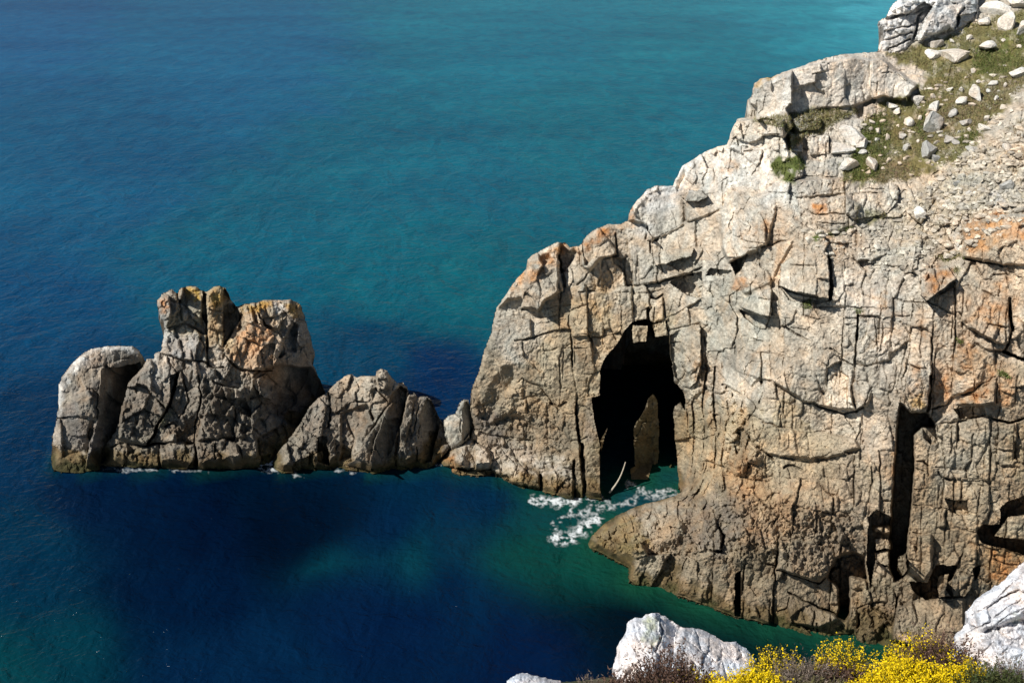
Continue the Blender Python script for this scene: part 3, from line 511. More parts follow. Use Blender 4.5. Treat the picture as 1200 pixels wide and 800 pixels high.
H_PATCH = [
 ([(522,532),(548,517),(600,520),(640,528),(668,545),(668,556),(640,556),(610,552),(575,546),(540,545)],(.38,.335,.27),4,.85),([(690,632),(712,612),(750,597),(795,582),(800,600),(760,625),(720,635)],(.34,.295,.225),5,.6),  # first patch paints the sunlit top of the low shelf paler
 ([(1120,270),(1200,255),(1345,260),(1345,320),(1120,310)],(.42,.28,.17),12,.35),([(1085,320),(1200,320),(1200,480),(1090,480)],(.43,.30,.195),14,.33),([(1010,340),(1060,340),(1060,380),(1010,380)],(.43,.29,.19),10,.4),([(870,240),(1000,240),(1000,300),(880,330)],(.43,.315,.21),12,.45),([(1000,480),(1050,470),(1050,620),(1000,600)],(.40,.31,.22),10,.3),([(900,560),(1000,560),(1000,640),(900,640)],(.30,.205,.13),12,.4),([(640,340),(720,320),(720,400),(640,400)],(.38,.28,.165),12,.45),([(1070,630),(1160,630),(1160,680),(1070,680)],(.32,.225,.135),8,.5),
 ([(617,304),(640,291),(662,285),(655,315),(640,318),(615,330),(606,338),(612,320)],ORANGE,6,.75),([(595,345),(606,325),(616,318),(612,335)],ORANGE,4,.7),([(682,290),(700,268),(725,263),(722,275),(700,283),(690,295)],RUST,5,.85),([(663,285),(682,287),(678,296),(664,294)],ORANGE,4,.7),
 ([(737,248),(743,243),(744,255),(738,260)],RUST,3,.8),([(725,262),(742,258),(740,268),(727,270)],ORANGE,4,.5),([(700,330),(715,330),(716,370),(690,385),(680,350)],(.42,.31,.17),8,.5),([(880,95),(890,91),(914,85),(914,92),(896,97),(886,104)],(.38,.24,.05),3,.85),
 ([(848,192),(862,188),(872,195),(862,202),(848,202)],ORANGE,4,.5),([(927,158),(941,158),(940,176),(928,176)],(.46,.30,.17),2,.7),([(951,236),(968,236),(970,250),(955,252)],RUST,3,.75),([(888,260),(898,258),(902,270),(890,275)],ORANGE,4,.7),
 ([(960,280),(975,275),(990,285),(980,300),(965,292)],ORANGE,6,.5),([(858,328),(875,325),(876,338),(862,342)],RUST,3,.7),([(1018,345),(1036,338),(1042,355),(1025,362)],ORANGE,5,.6),([(1082,318),(1115,314),(1114,330),(1095,345),(1083,342)],RUST,4,.7),
 ([(1132,265),(1165,254),(1205,255),(1215,275),(1170,285),(1150,298),(1134,290)],ORANGE,6,.75),([(1205,250),(1215,250),(1215,300),(1195,285)],ORANGE,6,.6),([(1140,360),(1150,345),(1182,352),(1180,395),(1160,390),(1140,375)],ORANGE,7,.6),([(1165,328),(1180,325),(1180,340),(1168,342)],ORANGE,4,.6),
 ([(1115,405),(1130,400),(1152,418),(1145,435),(1120,438)],ORANGE,6,.6),([(1150,425),(1168,420),(1168,440),(1150,450),(1130,462),(1115,478),(1140,470),(1165,445)],ORANGE,4,.7),([(1140,462),(1160,455),(1158,470),(1145,475)],RUST,3,.6),([(1168,445),(1190,443),(1190,470),(1165,480)],ORANGE,5,.5),
 ([(1070,430),(1080,428),(1078,450),(1070,448)],ORANGE,4,.6),([(1063,462),(1085,460),(1080,482),(1066,480)],(.46,.31,.12),4,.7),([(1098,445),(1112,440),(1113,470),(1098,472)],ORANGE,4,.6),([(1074,385),(1085,375),(1082,400)],ORANGE,4,.5),([(1045,525),(1050,530),(1048,575),(1041,575)],ORANGE,3,.7),
 ([(1165,645),(1200,652),(1200,680),(1163,680)],RUST,5,.75),([(850,530),(885,535),(895,580),(880,640),(860,590),(845,560)],(.31,.19,.10),10,.55),([(818,415),(830,415),(832,470),(818,475)],(.30,.20,.11),5,.7),([(519,538),(530,535),(538,555),(520,550)],(.36,.18,.07),4,.8),
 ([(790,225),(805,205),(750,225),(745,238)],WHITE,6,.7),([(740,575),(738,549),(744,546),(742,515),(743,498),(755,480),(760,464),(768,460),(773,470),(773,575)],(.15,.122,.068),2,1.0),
 # grass and earth on the shelf above the face
 ([(1035,66),(1060,56),(1110,42),(1140,28),(1215,5),(1215,90),(1185,115),(1165,140),(1140,172),(1112,190),(1065,212),(1020,214),(985,212),(998,180),(1012,140),(1045,118),(1076,108),(1095,90),(1060,72)],OLIVE,5,.96),
 ([(1140,60),(1215,25),(1215,70),(1180,85),(1140,88)],GRASS,7,.7),([(1010,150),(1035,130),(1045,165),(1030,205),(1000,212),(995,190)],GRASS,6,.8),([(1070,150),(1085,130),(1085,165)],GRASS,5,.5),([(1115,165),(1150,150),(1135,172)],GRASS,5,.5),
 ([(1050,160),(1130,110),(1210,85),(1180,120),(1140,150),(1080,170)],EARTH,9,.5),([(1025,190),(1065,180),(1065,214),(1025,214)],EARTH,6,.7),([(905,190),(922,184),(940,185),(944,195),(925,214),(912,208)],GRASS,4,.9),
 ([(880,141),(920,133),(960,128),(1000,126),(1012,130),(985,140),(965,155),(944,160),(925,180),(920,150)],OLIVE,4,.75),([(1003,238),(1018,243),(1040,250),(1030,262),(1005,262)],OLIVE,4,.7),([(948,278),(962,270),(970,275),(955,283)],GRASS,2,.9),([(970,273),(998,265),(998,270),(975,278)],GRASS,2,.7),
 ([(940,355),(950,350),(950,362),(942,362)],GRASS,2,.8),([(995,362),(1012,364),(1005,368)],GRASS,2,.7),([(1170,435),(1178,435),(1185,444),(1172,440)],GRASS,2,.9),([(1118,395),(1130,399),(1125,403)],GRASS,2,.8),([(1115,315),(1124,312),(1122,322)],OLIVE,2,.8),([(1095,300),(1125,296),(1130,302),(1105,306)],OLIVE,3,.5),
 ([(1048,245),(1130,180),(1215,135),(1215,240),(1130,262),(1085,300),(1055,290)],(.43,.365,.26),8,.6),([(1110,275),(1125,268),(1128,290),(1112,292)],(.52,.53,.50),4,.7),([(1155,225),(1180,220),(1175,245),(1160,240)],(.52,.50,.50),4,.6),([(1180,150),(1215,130),(1215,160),(1190,165)],EARTH,5,.4),
 # dark seaweed and lichen low down
 ([(690,640),(700,615),(725,605),(750,610),(765,640),(738,662)],(.20,.145,.06),5,.75),([(790,580),(850,575),(880,600),(850,650),(800,640)],(.19,.16,.125),9,.65),([(795,640),(870,650),(860,690),(800,690)],(.21,.175,.12),8,.4),([(905,620),(1000,600),(1010,640),(980,660),(910,660)],(.20,.165,.12),10,.55),
 ([(560,480),(580,470),(590,500),(600,515),(560,512)],(.15,.13,.11),6,.7),([(570,440),(600,470),(590,490),(562,470)],(.25,.21,.15),6,.4),([(685,475),(702,462),(704,515),(688,520)],(.22,.19,.15),5,.6),([(600,480),(660,490),(660,540),(600,520)],(.26,.215,.15),8,.5),
 ([(1098,690),(1150,660),(1160,700),(1100,705)],(.16,.14,.10),4,.6),([(1170,500),(1215,500),(1215,570),(1190,570)],(.24,.19,.11),8,.5),
]
H_COL = zone_colour([(p, tuple(np.array(c) * (np.array((1.04, .985, .90)) if 250 < p[1] < 480 else (np.array((.97, .91, .825)) if p[1] >= 480 else np.array((1.09, 1.08, 1.06)))))) for p, c in [((620,310),(.42,.38,.31)),((590,370),GREY),((650,330),GREY),((700,300),(.40,.35,.27)),((640,400),(.36,.31,.22)),((700,370),(.38,.315,.215)),((600,440),(.26,.215,.15)),((660,470),(.255,.21,.14)),((590,490),(.20,.17,.13)),((640,520),(.20,.168,.12)),
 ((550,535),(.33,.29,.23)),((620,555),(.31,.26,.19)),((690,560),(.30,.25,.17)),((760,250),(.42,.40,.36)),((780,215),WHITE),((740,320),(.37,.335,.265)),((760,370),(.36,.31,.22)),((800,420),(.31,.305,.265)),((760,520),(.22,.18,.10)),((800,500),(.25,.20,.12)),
 ((830,270),(.40,.37,.31)),((880,230),PALE),((870,170),PALE),((900,150),CREAM),((940,100),(.49,.44,.37)),((1000,95),(.50,.44,.36)),((900,270),(.45,.41,.34)),((940,320),CREAM),((880,340),(.43,.39,.32)),((850,370),(.38,.37,.31)),((870,430),(.40,.37,.31)),
 ((920,440),(.43,.385,.31)),((1000,450),(.46,.415,.34)),((960,380),(.45,.40,.32)),((1030,330),(.46,.42,.36)),((1060,270),(.46,.41,.33)),((1120,230),(.45,.39,.29)),((1190,200),(.46,.41,.33)),((1170,300),(.44,.37,.27)),((1110,370),(.39,.345,.275)),((1160,370),(.40,.335,.25)),
 ((1040,420),(.46,.42,.36)),((1180,470),(.35,.29,.21)),((1130,530),(.36,.325,.26)),((1080,580),(.33,.27,.185)),((1150,590),(.33,.28,.20)),((1080,650),(.27,.22,.15)),((1180,660),(.30,.20,.10)),((1090,730),(.26,.21,.145)),((960,510),(.42,.355,.265)),((900,510),(.40,.34,.235)),
 ((860,490),(.38,.31,.20)),((1010,570),(.39,.32,.235)),((940,570),(.36,.29,.195)),((870,560),(.33,.25,.15)),((960,640),(.235,.19,.135)),((1000,620),(.27,.22,.16)),((880,680),(.235,.19,.125)),((940,700),(.215,.175,.12)),((840,620),(.19,.16,.12)),((770,600),(.30,.255,.19)),((720,630),(.22,.165,.075)),
 ((780,670),(.28,.235,.17)),((1020,720),(.22,.18,.12))]])

def fine_joints():
    rg = random.Random(17); out = []
    def run(x0, x1, y0, y1, gap, slope, p, w=1.3, d=.7):
        x = x0
        while x < x1:
            y = y0 + rg.uniform(0, 40)
            while y < y1:
                L = rg.uniform(25, 95); xx = x + slope * (y - y0) + rg.uniform(-2, 2)
                if rg.random() < p: out.append((w * rg.uniform(.9, 1.25), d * rg.uniform(.6, 1.2), [(xx, y), (xx + slope * L * .5 + rg.uniform(-1.2, 1.2), y + L * .5), (xx + slope * L, min(y1, y + L))]))
                y += L + rg.uniform(4, 40)
            x += gap * rg.uniform(.6, 1.5)
    def beds(x0, x1, y0, y1, gap, slope, p):
        y = y0
        while y < y1:
            x = x0 + rg.uniform(0, 30)
            while x < x1:
                L = rg.uniform(14, 48)
                if rg.random() < p: out.append((1.2 * rg.uniform(.9, 1.3), .65 * rg.uniform(.6, 1.2), [(x, y + rg.uniform(-2, 2)), (x + L * .5, y + slope * L * .5 + rg.uniform(-2, 2)), (x + L, y + slope * L)]))
                x += L + rg.uniform(3, 40)
            y += gap * rg.uniform(.6, 1.5)
    run(990, 1250, 330, 640, 15, -.06, .5); run(890, 1000, 370, 620, 15, -.04, .45); run(600, 700, 300, 520, 15, .02, .5); run(705, 790, 265, 380, 12, .02, .6); run(860, 980, 250, 370, 15, -.03, .4)
    beds(860, 1000, 140, 240, 13, -.05, .6); beds(885, 1060, 75, 125, 13, -.15, .4); run(860, 990, 140, 230, 17, -.12, .6); run(890, 1050, 80, 130, 18, -.05, .5)
    run(820, 1000, 620, 735, 15, -.03, .5); run(1060, 1200, 560, 700, 16, -.03, .5)
    beds(600, 790, 280, 520, 20, -.12, .45); beds(860, 1040, 220, 620, 19, .10, .42); beds(1040, 1250, 320, 680, 22, .16, .4)
    return out
H_CR += fine_joints() + [(2.5,1.2,[(826,395),(828,430),(824,470),(826,510)]),(2.5,1.2,[(838,430),(836,470),(840,510),(836,560)]),(2.5,1.2,[(850,500),(846,540),(850,575)]),(2.5,1.0,[(812,470),(814,510),(810,560)]),(2,1.0,[(805,510),(822,514),(838,508)]),(2,1.0,[(812,545),(830,540),(852,548)]),(2,1.0,[(826,455),(845,462),(856,458)])]
headland = empty('headland', at(900, 600, 66.0) * np.array([1, 1, 0])); tag(headland, 'pale jointed rock headland with a tall sea cave and grassy crest', 'headland', kind='structure')
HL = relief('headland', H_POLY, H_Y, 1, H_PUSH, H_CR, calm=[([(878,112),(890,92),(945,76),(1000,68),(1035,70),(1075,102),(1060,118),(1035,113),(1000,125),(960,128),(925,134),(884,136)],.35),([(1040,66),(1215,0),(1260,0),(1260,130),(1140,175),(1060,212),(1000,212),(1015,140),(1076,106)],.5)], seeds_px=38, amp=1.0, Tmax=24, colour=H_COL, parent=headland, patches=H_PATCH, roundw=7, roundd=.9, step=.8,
 rough_zones=[([(860,140),(930,135),(1000,130),(1000,200),(985,215),(1000,260),(900,290),(850,280),(850,180)],.35),([(738,575),(738,500),(766,458),(775,575)],.7),([(690,640),(705,615),(760,585),(850,560),(900,590),(1000,600),(1010,660),(960,680),(900,655),(850,660),(790,655),(738,668)],1.0),([(560,470),(640,450),(672,500),(672,585),(600,570),(516,545),(540,520),(560,510)],.8),([(840,440),(880,480),(900,560),(850,560),(835,500)],1.4),([(1050,245),(1130,180),(1230,130),(1230,250),(1130,262),(1085,300)],.8),([(795,580),(810,430),(830,400),(850,500),(850,580)],1.3),([(1000,690),(1060,680),(1050,740),(1000,740)],.7)])

# ------------------------------------------------------------------ the outcrop on the crest
so = empty('summit_outcrop', at(1085, 50, 90.5)); tag(so, 'pale bedded rock outcrop crowning the crest against the sea', 'rock outcrop')
SO = relief('summit_outcrop', [(1028,66),(1030,52),(1036,42),(1033,34),(1028,25),(1040,18),(1043,10),(1052,0),(1060,-20),(1100,-40),(1150,-34),(1147,5),(1146,20),(1140,30),(1122,37),(1112,33),(1100,41),(1085,43),(1072,50),(1062,60),(1045,66)],
 [(1030,60,87.2),(1032,40,87.8),(1032,25,88.4),(1052,0,89.6),(1060,58,87.6),(1080,40,88.8),(1100,20,89.6),(1120,30,90.0),(1140,20,91.0),(1100,-30,92.4),(1145,-25,93.5),(1060,30,88.2)], 3,
 [([(1076,50),(1095,5),(1100,-30),(1148,-30),(1146,20),(1125,35),(1105,38)],-.8,.1,-.1),([(1122,37),(1120,20),(1145,14),(1143,30)],.9,0,.3,0),([(1060,20),(1082,2),(1092,8),(1082,25),(1072,30)],1.3,0,0,0),([(1030,22),(1060,5),(1075,8),(1062,16),(1044,18)],-.6,0,.4,0)],
 [(4,.9,[(1030,26),(1050,20),(1075,14),(1095,4)]),(3,.7,[(1036,36),(1055,33),(1072,28)]),(3,.8,[(1033,48),(1050,44),(1068,38)]),(4,1.0,[(1068,52),(1074,36),(1076,20),(1090,8)]),(3,.7,[(1040,58),(1058,50),(1066,46)]),(4,.8,[(1120,34),(1124,18),(1130,10)])],
 seeds_px=17, amp=.9, Tmax=2.5, rough=1.6, colour=zone_colour([((1060,20),(.70,.68,.64)),((1050,50),(.62,.60,.56)),((1110,15),(.60,.575,.53)),((1130,20),(.54,.52,.48))], False), parent=so, wet_foot=False, roundw=4, roundd=.6, cell2=9, cell3=5, hx=.7, vy=1.5, drop=28)

# ------------------------------------------------------------------ sea stacks
st = empty('sea_stack', at(240, 548, 79.5) * np.array([1, 1, 0])); tag(st, 'tall brown sea stack topped by lichened knobs, a tan boulder lodged below its crest', 'sea stack')
ST = relief('sea_stack', [(117,544),(124,538),(118,528),(135,505),(150,450),(168,430),(172,421),(181,421),(180,414),(188,411),(190,398),(192,388),(191,376),(185,362),(183,352),(190,345),(201,340),(205,342),(208,345),(212,339),(222,336),(232,337),(238,342),(244,341),(250,336),(258,334),(265,337),(270,347),(277,358),(280,357),(295,355),(320,353),(340,352),(352,357),(358,370),(362,385),(366,402),(369,415),(366,424),(370,432),(377,447),(382,460),(380,490),(360,520),(330,545),(310,547),(285,548),(240,550),(200,550),(165,549),(130,547)],
 [(120,546,'W'),(165,549,'W'),(240,550,'W'),(300,548,'W'),(125,520,79.8),(160,480,80.6),(175,425,82.6),(190,380,84.2),(200,345,85.0),(222,340,85.0),(256,338,84.8),(240,400,83.0),(240,450,81.4),(240,500,80.2),(290,357,85.2),(345,356,86.0),(362,390,86.6),(368,420,87.0),(340,400,84.4),(300,430,82.6),(350,450,85.6),(380,458,88),(300,500,80.8),(340,500,83.4),(370,500,85.5)], 5,
 [([(262,412),(275,395),(292,375),(310,383),(327,392),(332,400),(326,420),(318,433),(290,434),(268,420)],-1.5,.05,-.35,0),([(300,420),(310,404),(322,402),(320,432),(304,432)],.5,.3,0,0),
  ([(262,337),(270,347),(278,360),(283,372),(272,390),(262,407),(260,380)],1.6,.7,0,0),([(300,432),(330,428),(365,432),(382,460),(372,500),(345,500),(310,480),(296,450)],2.4,.5,0,1),([(302,445),(312,438),(322,450),(318,468),(304,462)],-2.2,.2,-.1,0),
  ([(332,398),(345,378),(348,380),(346,412),(335,412)],1.0,.3,0,1),([(238,343),(242,345),(242,380),(236,372)],1.2,.3,0,0),([(184,362),(190,345),(208,343),(212,370),(195,385)],-.4,.1,-.1),([(210,345),(224,336),(236,340),(236,372),(214,376)],-.3,.2,-.1),([(242,345),(257,334),(261,345),(261,408),(244,408)],-.5,.15,0),
  ([(300,360),(330,353),(335,370),(325,385),(312,380),(302,375)],-.5,.2,-.2,0),([(346,374),(358,374),(365,405),(350,405)],-.3,.3,0,0),
  ([(142,455),(160,449),(172,452),(195,480),(188,500),(172,521),(140,512)],-.6,.15,-.15),([(199,440),(208,437),(206,452),(200,462)],1.2,0,0,0),([(245,470),(268,466),(288,480),(285,512),(232,516),(238,490)],-.7,.2,-.15),([(244,448),(262,444),(295,452),(292,470),(268,466),(248,462)],-.5,.1,-.4),([(262,466),(288,466),(296,490),(285,485)],.9,.2,0,0),
  ([(120,528),(140,520),(150,525),(146,545),(118,546)],-.9,.1,-.3),([(148,532),(185,520),(186,547),(150,547)],-.8,.05,-.3),([(186,525),(228,520),(228,548),(190,548)],-.6,.1,-.2),([(229,520),(262,514),(278,520),(282,546),(232,549)],-1.2,.1,-.3),([(278,518),(300,515),(303,535),(285,545)],-.6,.2,-.2),([(302,522),(315,520),(318,532),(305,535)],-.4,.2,-.2)],
 [(4,1.0,[(208,437),(203,460),(198,475),(190,490),(180,510),(172,520)]),(2.5,.6,[(232,440),(236,462),(233,480),(228,498),(228,520)]),(3,.8,[(238,342),(241,360),(242,380),(243,410),(244,430)]),(2.5,.6,[(208,344),(211,362),(213,374)]),(2,.5,[(192,386),(215,378),(240,392)]),(2,.5,[(185,412),(210,420),(240,425)]),
  (2.5,.7,[(262,410),(270,425),(285,435),(318,434)]),(3,.8,[(120,528),(145,518),(170,522),(200,518),(228,520)]),(2.5,.7,[(228,520),(230,535),(230,549)]),(2,.5,[(252,520),(253,548)]),(3,.8,[(242,425),(248,432),(262,430)]),(2,.5,[(215,445),(222,470),(210,490)]),(2.5,.6,[(250,447),(262,452),(280,455)]),(2,.5,[(275,480),(280,500)]),(2,.6,[(187,520),(188,548)]),(3,.8,[(146,530),(144,545)]),
  (2,.5,[(243,362),(262,366)]),(2,.5,[(245,385),(262,388)]),(2.5,.7,[(300,356),(304,372),(312,382)]),(2,.5,[(165,495),(155,502)]),(3,.6,[(195,500),(205,495),(212,505)])],
 rough_zones=[([(860,140),(930,135),(1000,130),(1000,200),(985,215),(1000,260),(900,290),(850,280),(850,180)],.35),([(738,575),(738,500),(766,458),(775,575)],.7),([(100,560),(100,500),(230,430),(300,440),(390,460),(390,560)],.22),([(180,330),(370,330),(370,420),(180,420)],.2)], ft=1.7, cf=1.5, seeds_px=27, amp=1.0, Tmax=9, rough=1.5, parent=st, roundw=4, roundd=.7, cell2=13, cell3=6, step=.8,
 colour=zone_colour([((195,360),(.37,.345,.30)),((222,355),(.33,.28,.19)),((255,360),(.33,.25,.14)),((215,400),(.40,.38,.34)),((180,440),(.22,.19,.15)),((300,410),(.42,.28,.17)),((320,365),(.34,.28,.20)),((355,390),(.27,.25,.22)),((160,480),(.145,.122,.092)),((220,470),(.165,.138,.104)),((265,490),(.15,.125,.092)),((340,470),(.14,.125,.11)),((260,455),(.28,.25,.20)),((150,535),(.22,.187,.135)),((260,530),(.225,.19,.14)),((230,510),(.15,.125,.092))]),
 patches=[([(212,340),(225,335),(238,341),(236,350),(215,350)],(.36,.25,.06),3,.8),([(244,340),(258,334),(266,338),(262,352),(245,365)],(.38,.24,.07),4,.75),([(186,352),(198,348),(197,363),(187,362)],(.40,.20,.09),3,.8),([(280,358),(318,354),(318,366),(285,368)],(.38,.23,.07),3,.8),([(330,353),(352,357),(356,372),(346,374),(335,362)],(.38,.24,.08),3,.8),([(320,356),(334,356),(332,365),(322,366)],WHITE,2,.8),
  ([(268,412),(276,395),(293,376),(325,392),(322,402),(308,405),(300,428),(272,422)],(.47,.285,.155),3,.85),([(243,362),(260,362),(258,405),(244,405)],(.40,.28,.16),4,.6),([(190,478),(205,475),(195,500),(185,505)],(.20,.19,.10),4,.6)])
rr_ = empty('sea_rock', at(110, 545, 79.8) * np.array([1, 1, 0])); tag(rr_, 'rounded pale-topped sea rock with a shaded right side, at the outer end of the stacks', 'sea rock')
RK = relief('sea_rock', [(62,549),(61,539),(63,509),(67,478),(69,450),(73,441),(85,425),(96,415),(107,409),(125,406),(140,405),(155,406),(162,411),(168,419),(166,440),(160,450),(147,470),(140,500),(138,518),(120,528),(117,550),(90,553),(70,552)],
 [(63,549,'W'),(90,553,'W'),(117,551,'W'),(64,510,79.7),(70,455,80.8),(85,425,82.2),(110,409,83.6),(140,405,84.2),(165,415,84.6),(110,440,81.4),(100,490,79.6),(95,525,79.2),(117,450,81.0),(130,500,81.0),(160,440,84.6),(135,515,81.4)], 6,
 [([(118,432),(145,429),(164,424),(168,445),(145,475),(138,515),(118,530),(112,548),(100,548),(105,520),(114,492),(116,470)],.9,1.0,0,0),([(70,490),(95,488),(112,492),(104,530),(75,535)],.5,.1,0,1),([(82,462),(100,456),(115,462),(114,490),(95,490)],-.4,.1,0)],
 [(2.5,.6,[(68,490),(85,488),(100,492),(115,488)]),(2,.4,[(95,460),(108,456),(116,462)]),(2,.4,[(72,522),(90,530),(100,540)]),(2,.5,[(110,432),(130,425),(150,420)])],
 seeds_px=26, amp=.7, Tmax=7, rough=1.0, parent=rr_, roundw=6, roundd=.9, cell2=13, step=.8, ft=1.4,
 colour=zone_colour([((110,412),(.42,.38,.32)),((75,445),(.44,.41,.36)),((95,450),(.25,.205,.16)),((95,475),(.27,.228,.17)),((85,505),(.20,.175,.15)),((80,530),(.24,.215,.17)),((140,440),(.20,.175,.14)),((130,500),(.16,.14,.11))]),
 patches=[([(64,490),(69,447),(84,423),(107,408),(140,404),(166,411),(160,417),(140,411),(110,415),(92,430),(78,452),(70,490)],(.56,.54,.49),2,.85),([(66,488),(90,486),(112,492),(108,520),(70,510)],(.12,.105,.085),4,.6)])  # first patch paints the bright sunlit left and top rim into the colour
ri = empty('rock_islet', at(430, 550, 79.0) * np.array([1, 1, 0])); tag(ri, 'low jagged ridge of slanting rock slabs between the tall stack and the headland', 'rock islet')
RI = relief('rock_islet', [(318,542),(326,528),(335,518),(345,505),(355,490),(362,476),(372,466),(383,458),(395,446),(405,439),(412,438),(418,441),(425,439),(440,440),(441,434),(447,431),(453,434),(457,440),(462,446),(465,449),(472,449),(477,454),(479,461),(485,460),(490,465),(500,464),(506,468),(512,481),(515,488),(521,500),(528,515),(527,524),(510,543),(500,549),(487,546),(475,552),(462,548),(455,550),(448,552),(436,554),(420,552),(405,549),(395,545),(380,549),(372,552),(360,549),(345,553),(330,554),(322,549)],
 [(322,550,'W'),(345,553,'W'),(380,549,'W'),(436,554,'W'),(475,551,'W'),(500,549,'W'),(524,524,79.6),(335,520,80.0),(362,478,81.6),(395,448,83.0),(415,440,83.2),(447,434,83.0),(475,455,82.6),(502,467,82.6),(512,485,82.8),(430,480,80.6),(400,490,80.8),(440,520,79.0),(490,520,79.4),(510,520,81.2),(370,510,79.8)], 7,
 [([(400,485),(430,472),(440,492),(420,500),(412,535),(400,540)],1.0,.2,.1,1),([(458,465),(470,452),(477,456),(474,480),(462,520),(450,545),(432,550),(438,520)],.5,.9,0,0),([(405,545),(415,540),(440,498),(455,476),(462,470),(446,510),(435,530),(436,552)],-1.0,.3,0,0),([(477,462),(500,465),(492,490),(489,520),(485,548),(466,545),(470,500)],-.7,.15,0,0),([(500,466),(508,472),(516,495),(505,540),(489,546),(489,520),(493,490)],.6,.9,0,0),
  ([(508,525),(513,490),(522,500),(528,520)],.6,.5,0,0),([(318,545),(335,512),(360,505),(373,512),(372,530),(345,540),(340,555)],-.7,.1,-.2,0),([(372,512),(383,510),(386,545),(372,540)],1.3,.4,0,0),([(386,520),(392,512),(394,545),(387,548)],-.8,.4,0,0),([(368,532),(378,528),(380,548),(368,548)],-1.0,.2,0,0),([(440,440),(447,431),(456,440),(455,455),(445,455)],-.5,.2,-.2,0)],
 [(2.5,.6,[(455,476),(444,490),(436,503)]),(3,.8,[(478,462),(472,485),(466,510),(462,540)]),(2,.5,[(487,466),(482,490),(476,515)]),(2,.5,[(493,470),(488,490),(480,520)]),(2.5,.6,[(385,460),(388,480),(384,500)]),(2.5,.6,[(440,455),(448,462),(455,470)]),(2,.5,[(395,485),(410,470),(430,470)]),(3,.9,[(466,512),(463,545)]),(2,.5,[(415,545),(430,548)]),(2,.5,[(350,525),(362,528)])],
 rough_zones=[([(860,140),(930,135),(1000,130),(1000,200),(985,215),(1000,260),(900,290),(850,280),(850,180)],.35),([(738,575),(738,500),(766,458),(775,575)],.7),([(310,560),(310,430),(470,430),(530,560)],.22)], ft=1.6, cf=1.5, seeds_px=22, amp=.9, Tmax=6, rough=1.5, parent=ri, roundw=4, roundd=.6, step=.8, cell2=12, cell3=5, hx=1.4,
 colour=zone_colour([((400,450),(.31,.275,.22)),((440,450),(.33,.28,.21)),((380,490),(.20,.168,.13)),((420,490),(.16,.13,.095)),((480,490),(.24,.21,.165)),((450,520),(.17,.148,.11)),((345,520),(.22,.185,.135)),((505,500),(.20,.18,.15))]))
pn = empty('rock_pinnacle', at(535, 525, 79.6) * np.array([1, 1, 0])); tag(pn, 'small pale leaning pinnacle wedged beside the foot of the headland', 'rock pinnacle')
PN = relief('rock_pinnacle', [(519,492),(525,486),(533,484),(538,471),(543,467),(549,468),(553,480),(553,500),(549,512),(540,521),(530,526),(524,516)],
 [(520,490,80.6),(535,484,80.8),(545,468,81.4),(552,480,81.8),(528,522,79.8),(548,510,80.2),(535,500,79.8)], 8,
 [([(540,486),(546,470),(554,478),(554,505),(544,518),(541,505)],.5,1.0,0,0)],[(2,.5,[(533,484),(540,488),(541,505)])], seeds_px=17, amp=.5, Tmax=3, rough=.8, parent=pn, roundw=4, roundd=.5, cell2=9, cell3=5, zmin=.3,
 colour=zone_colour([((535,495),(.33,.30,.235)),((545,475),(.31,.29,.24))]))
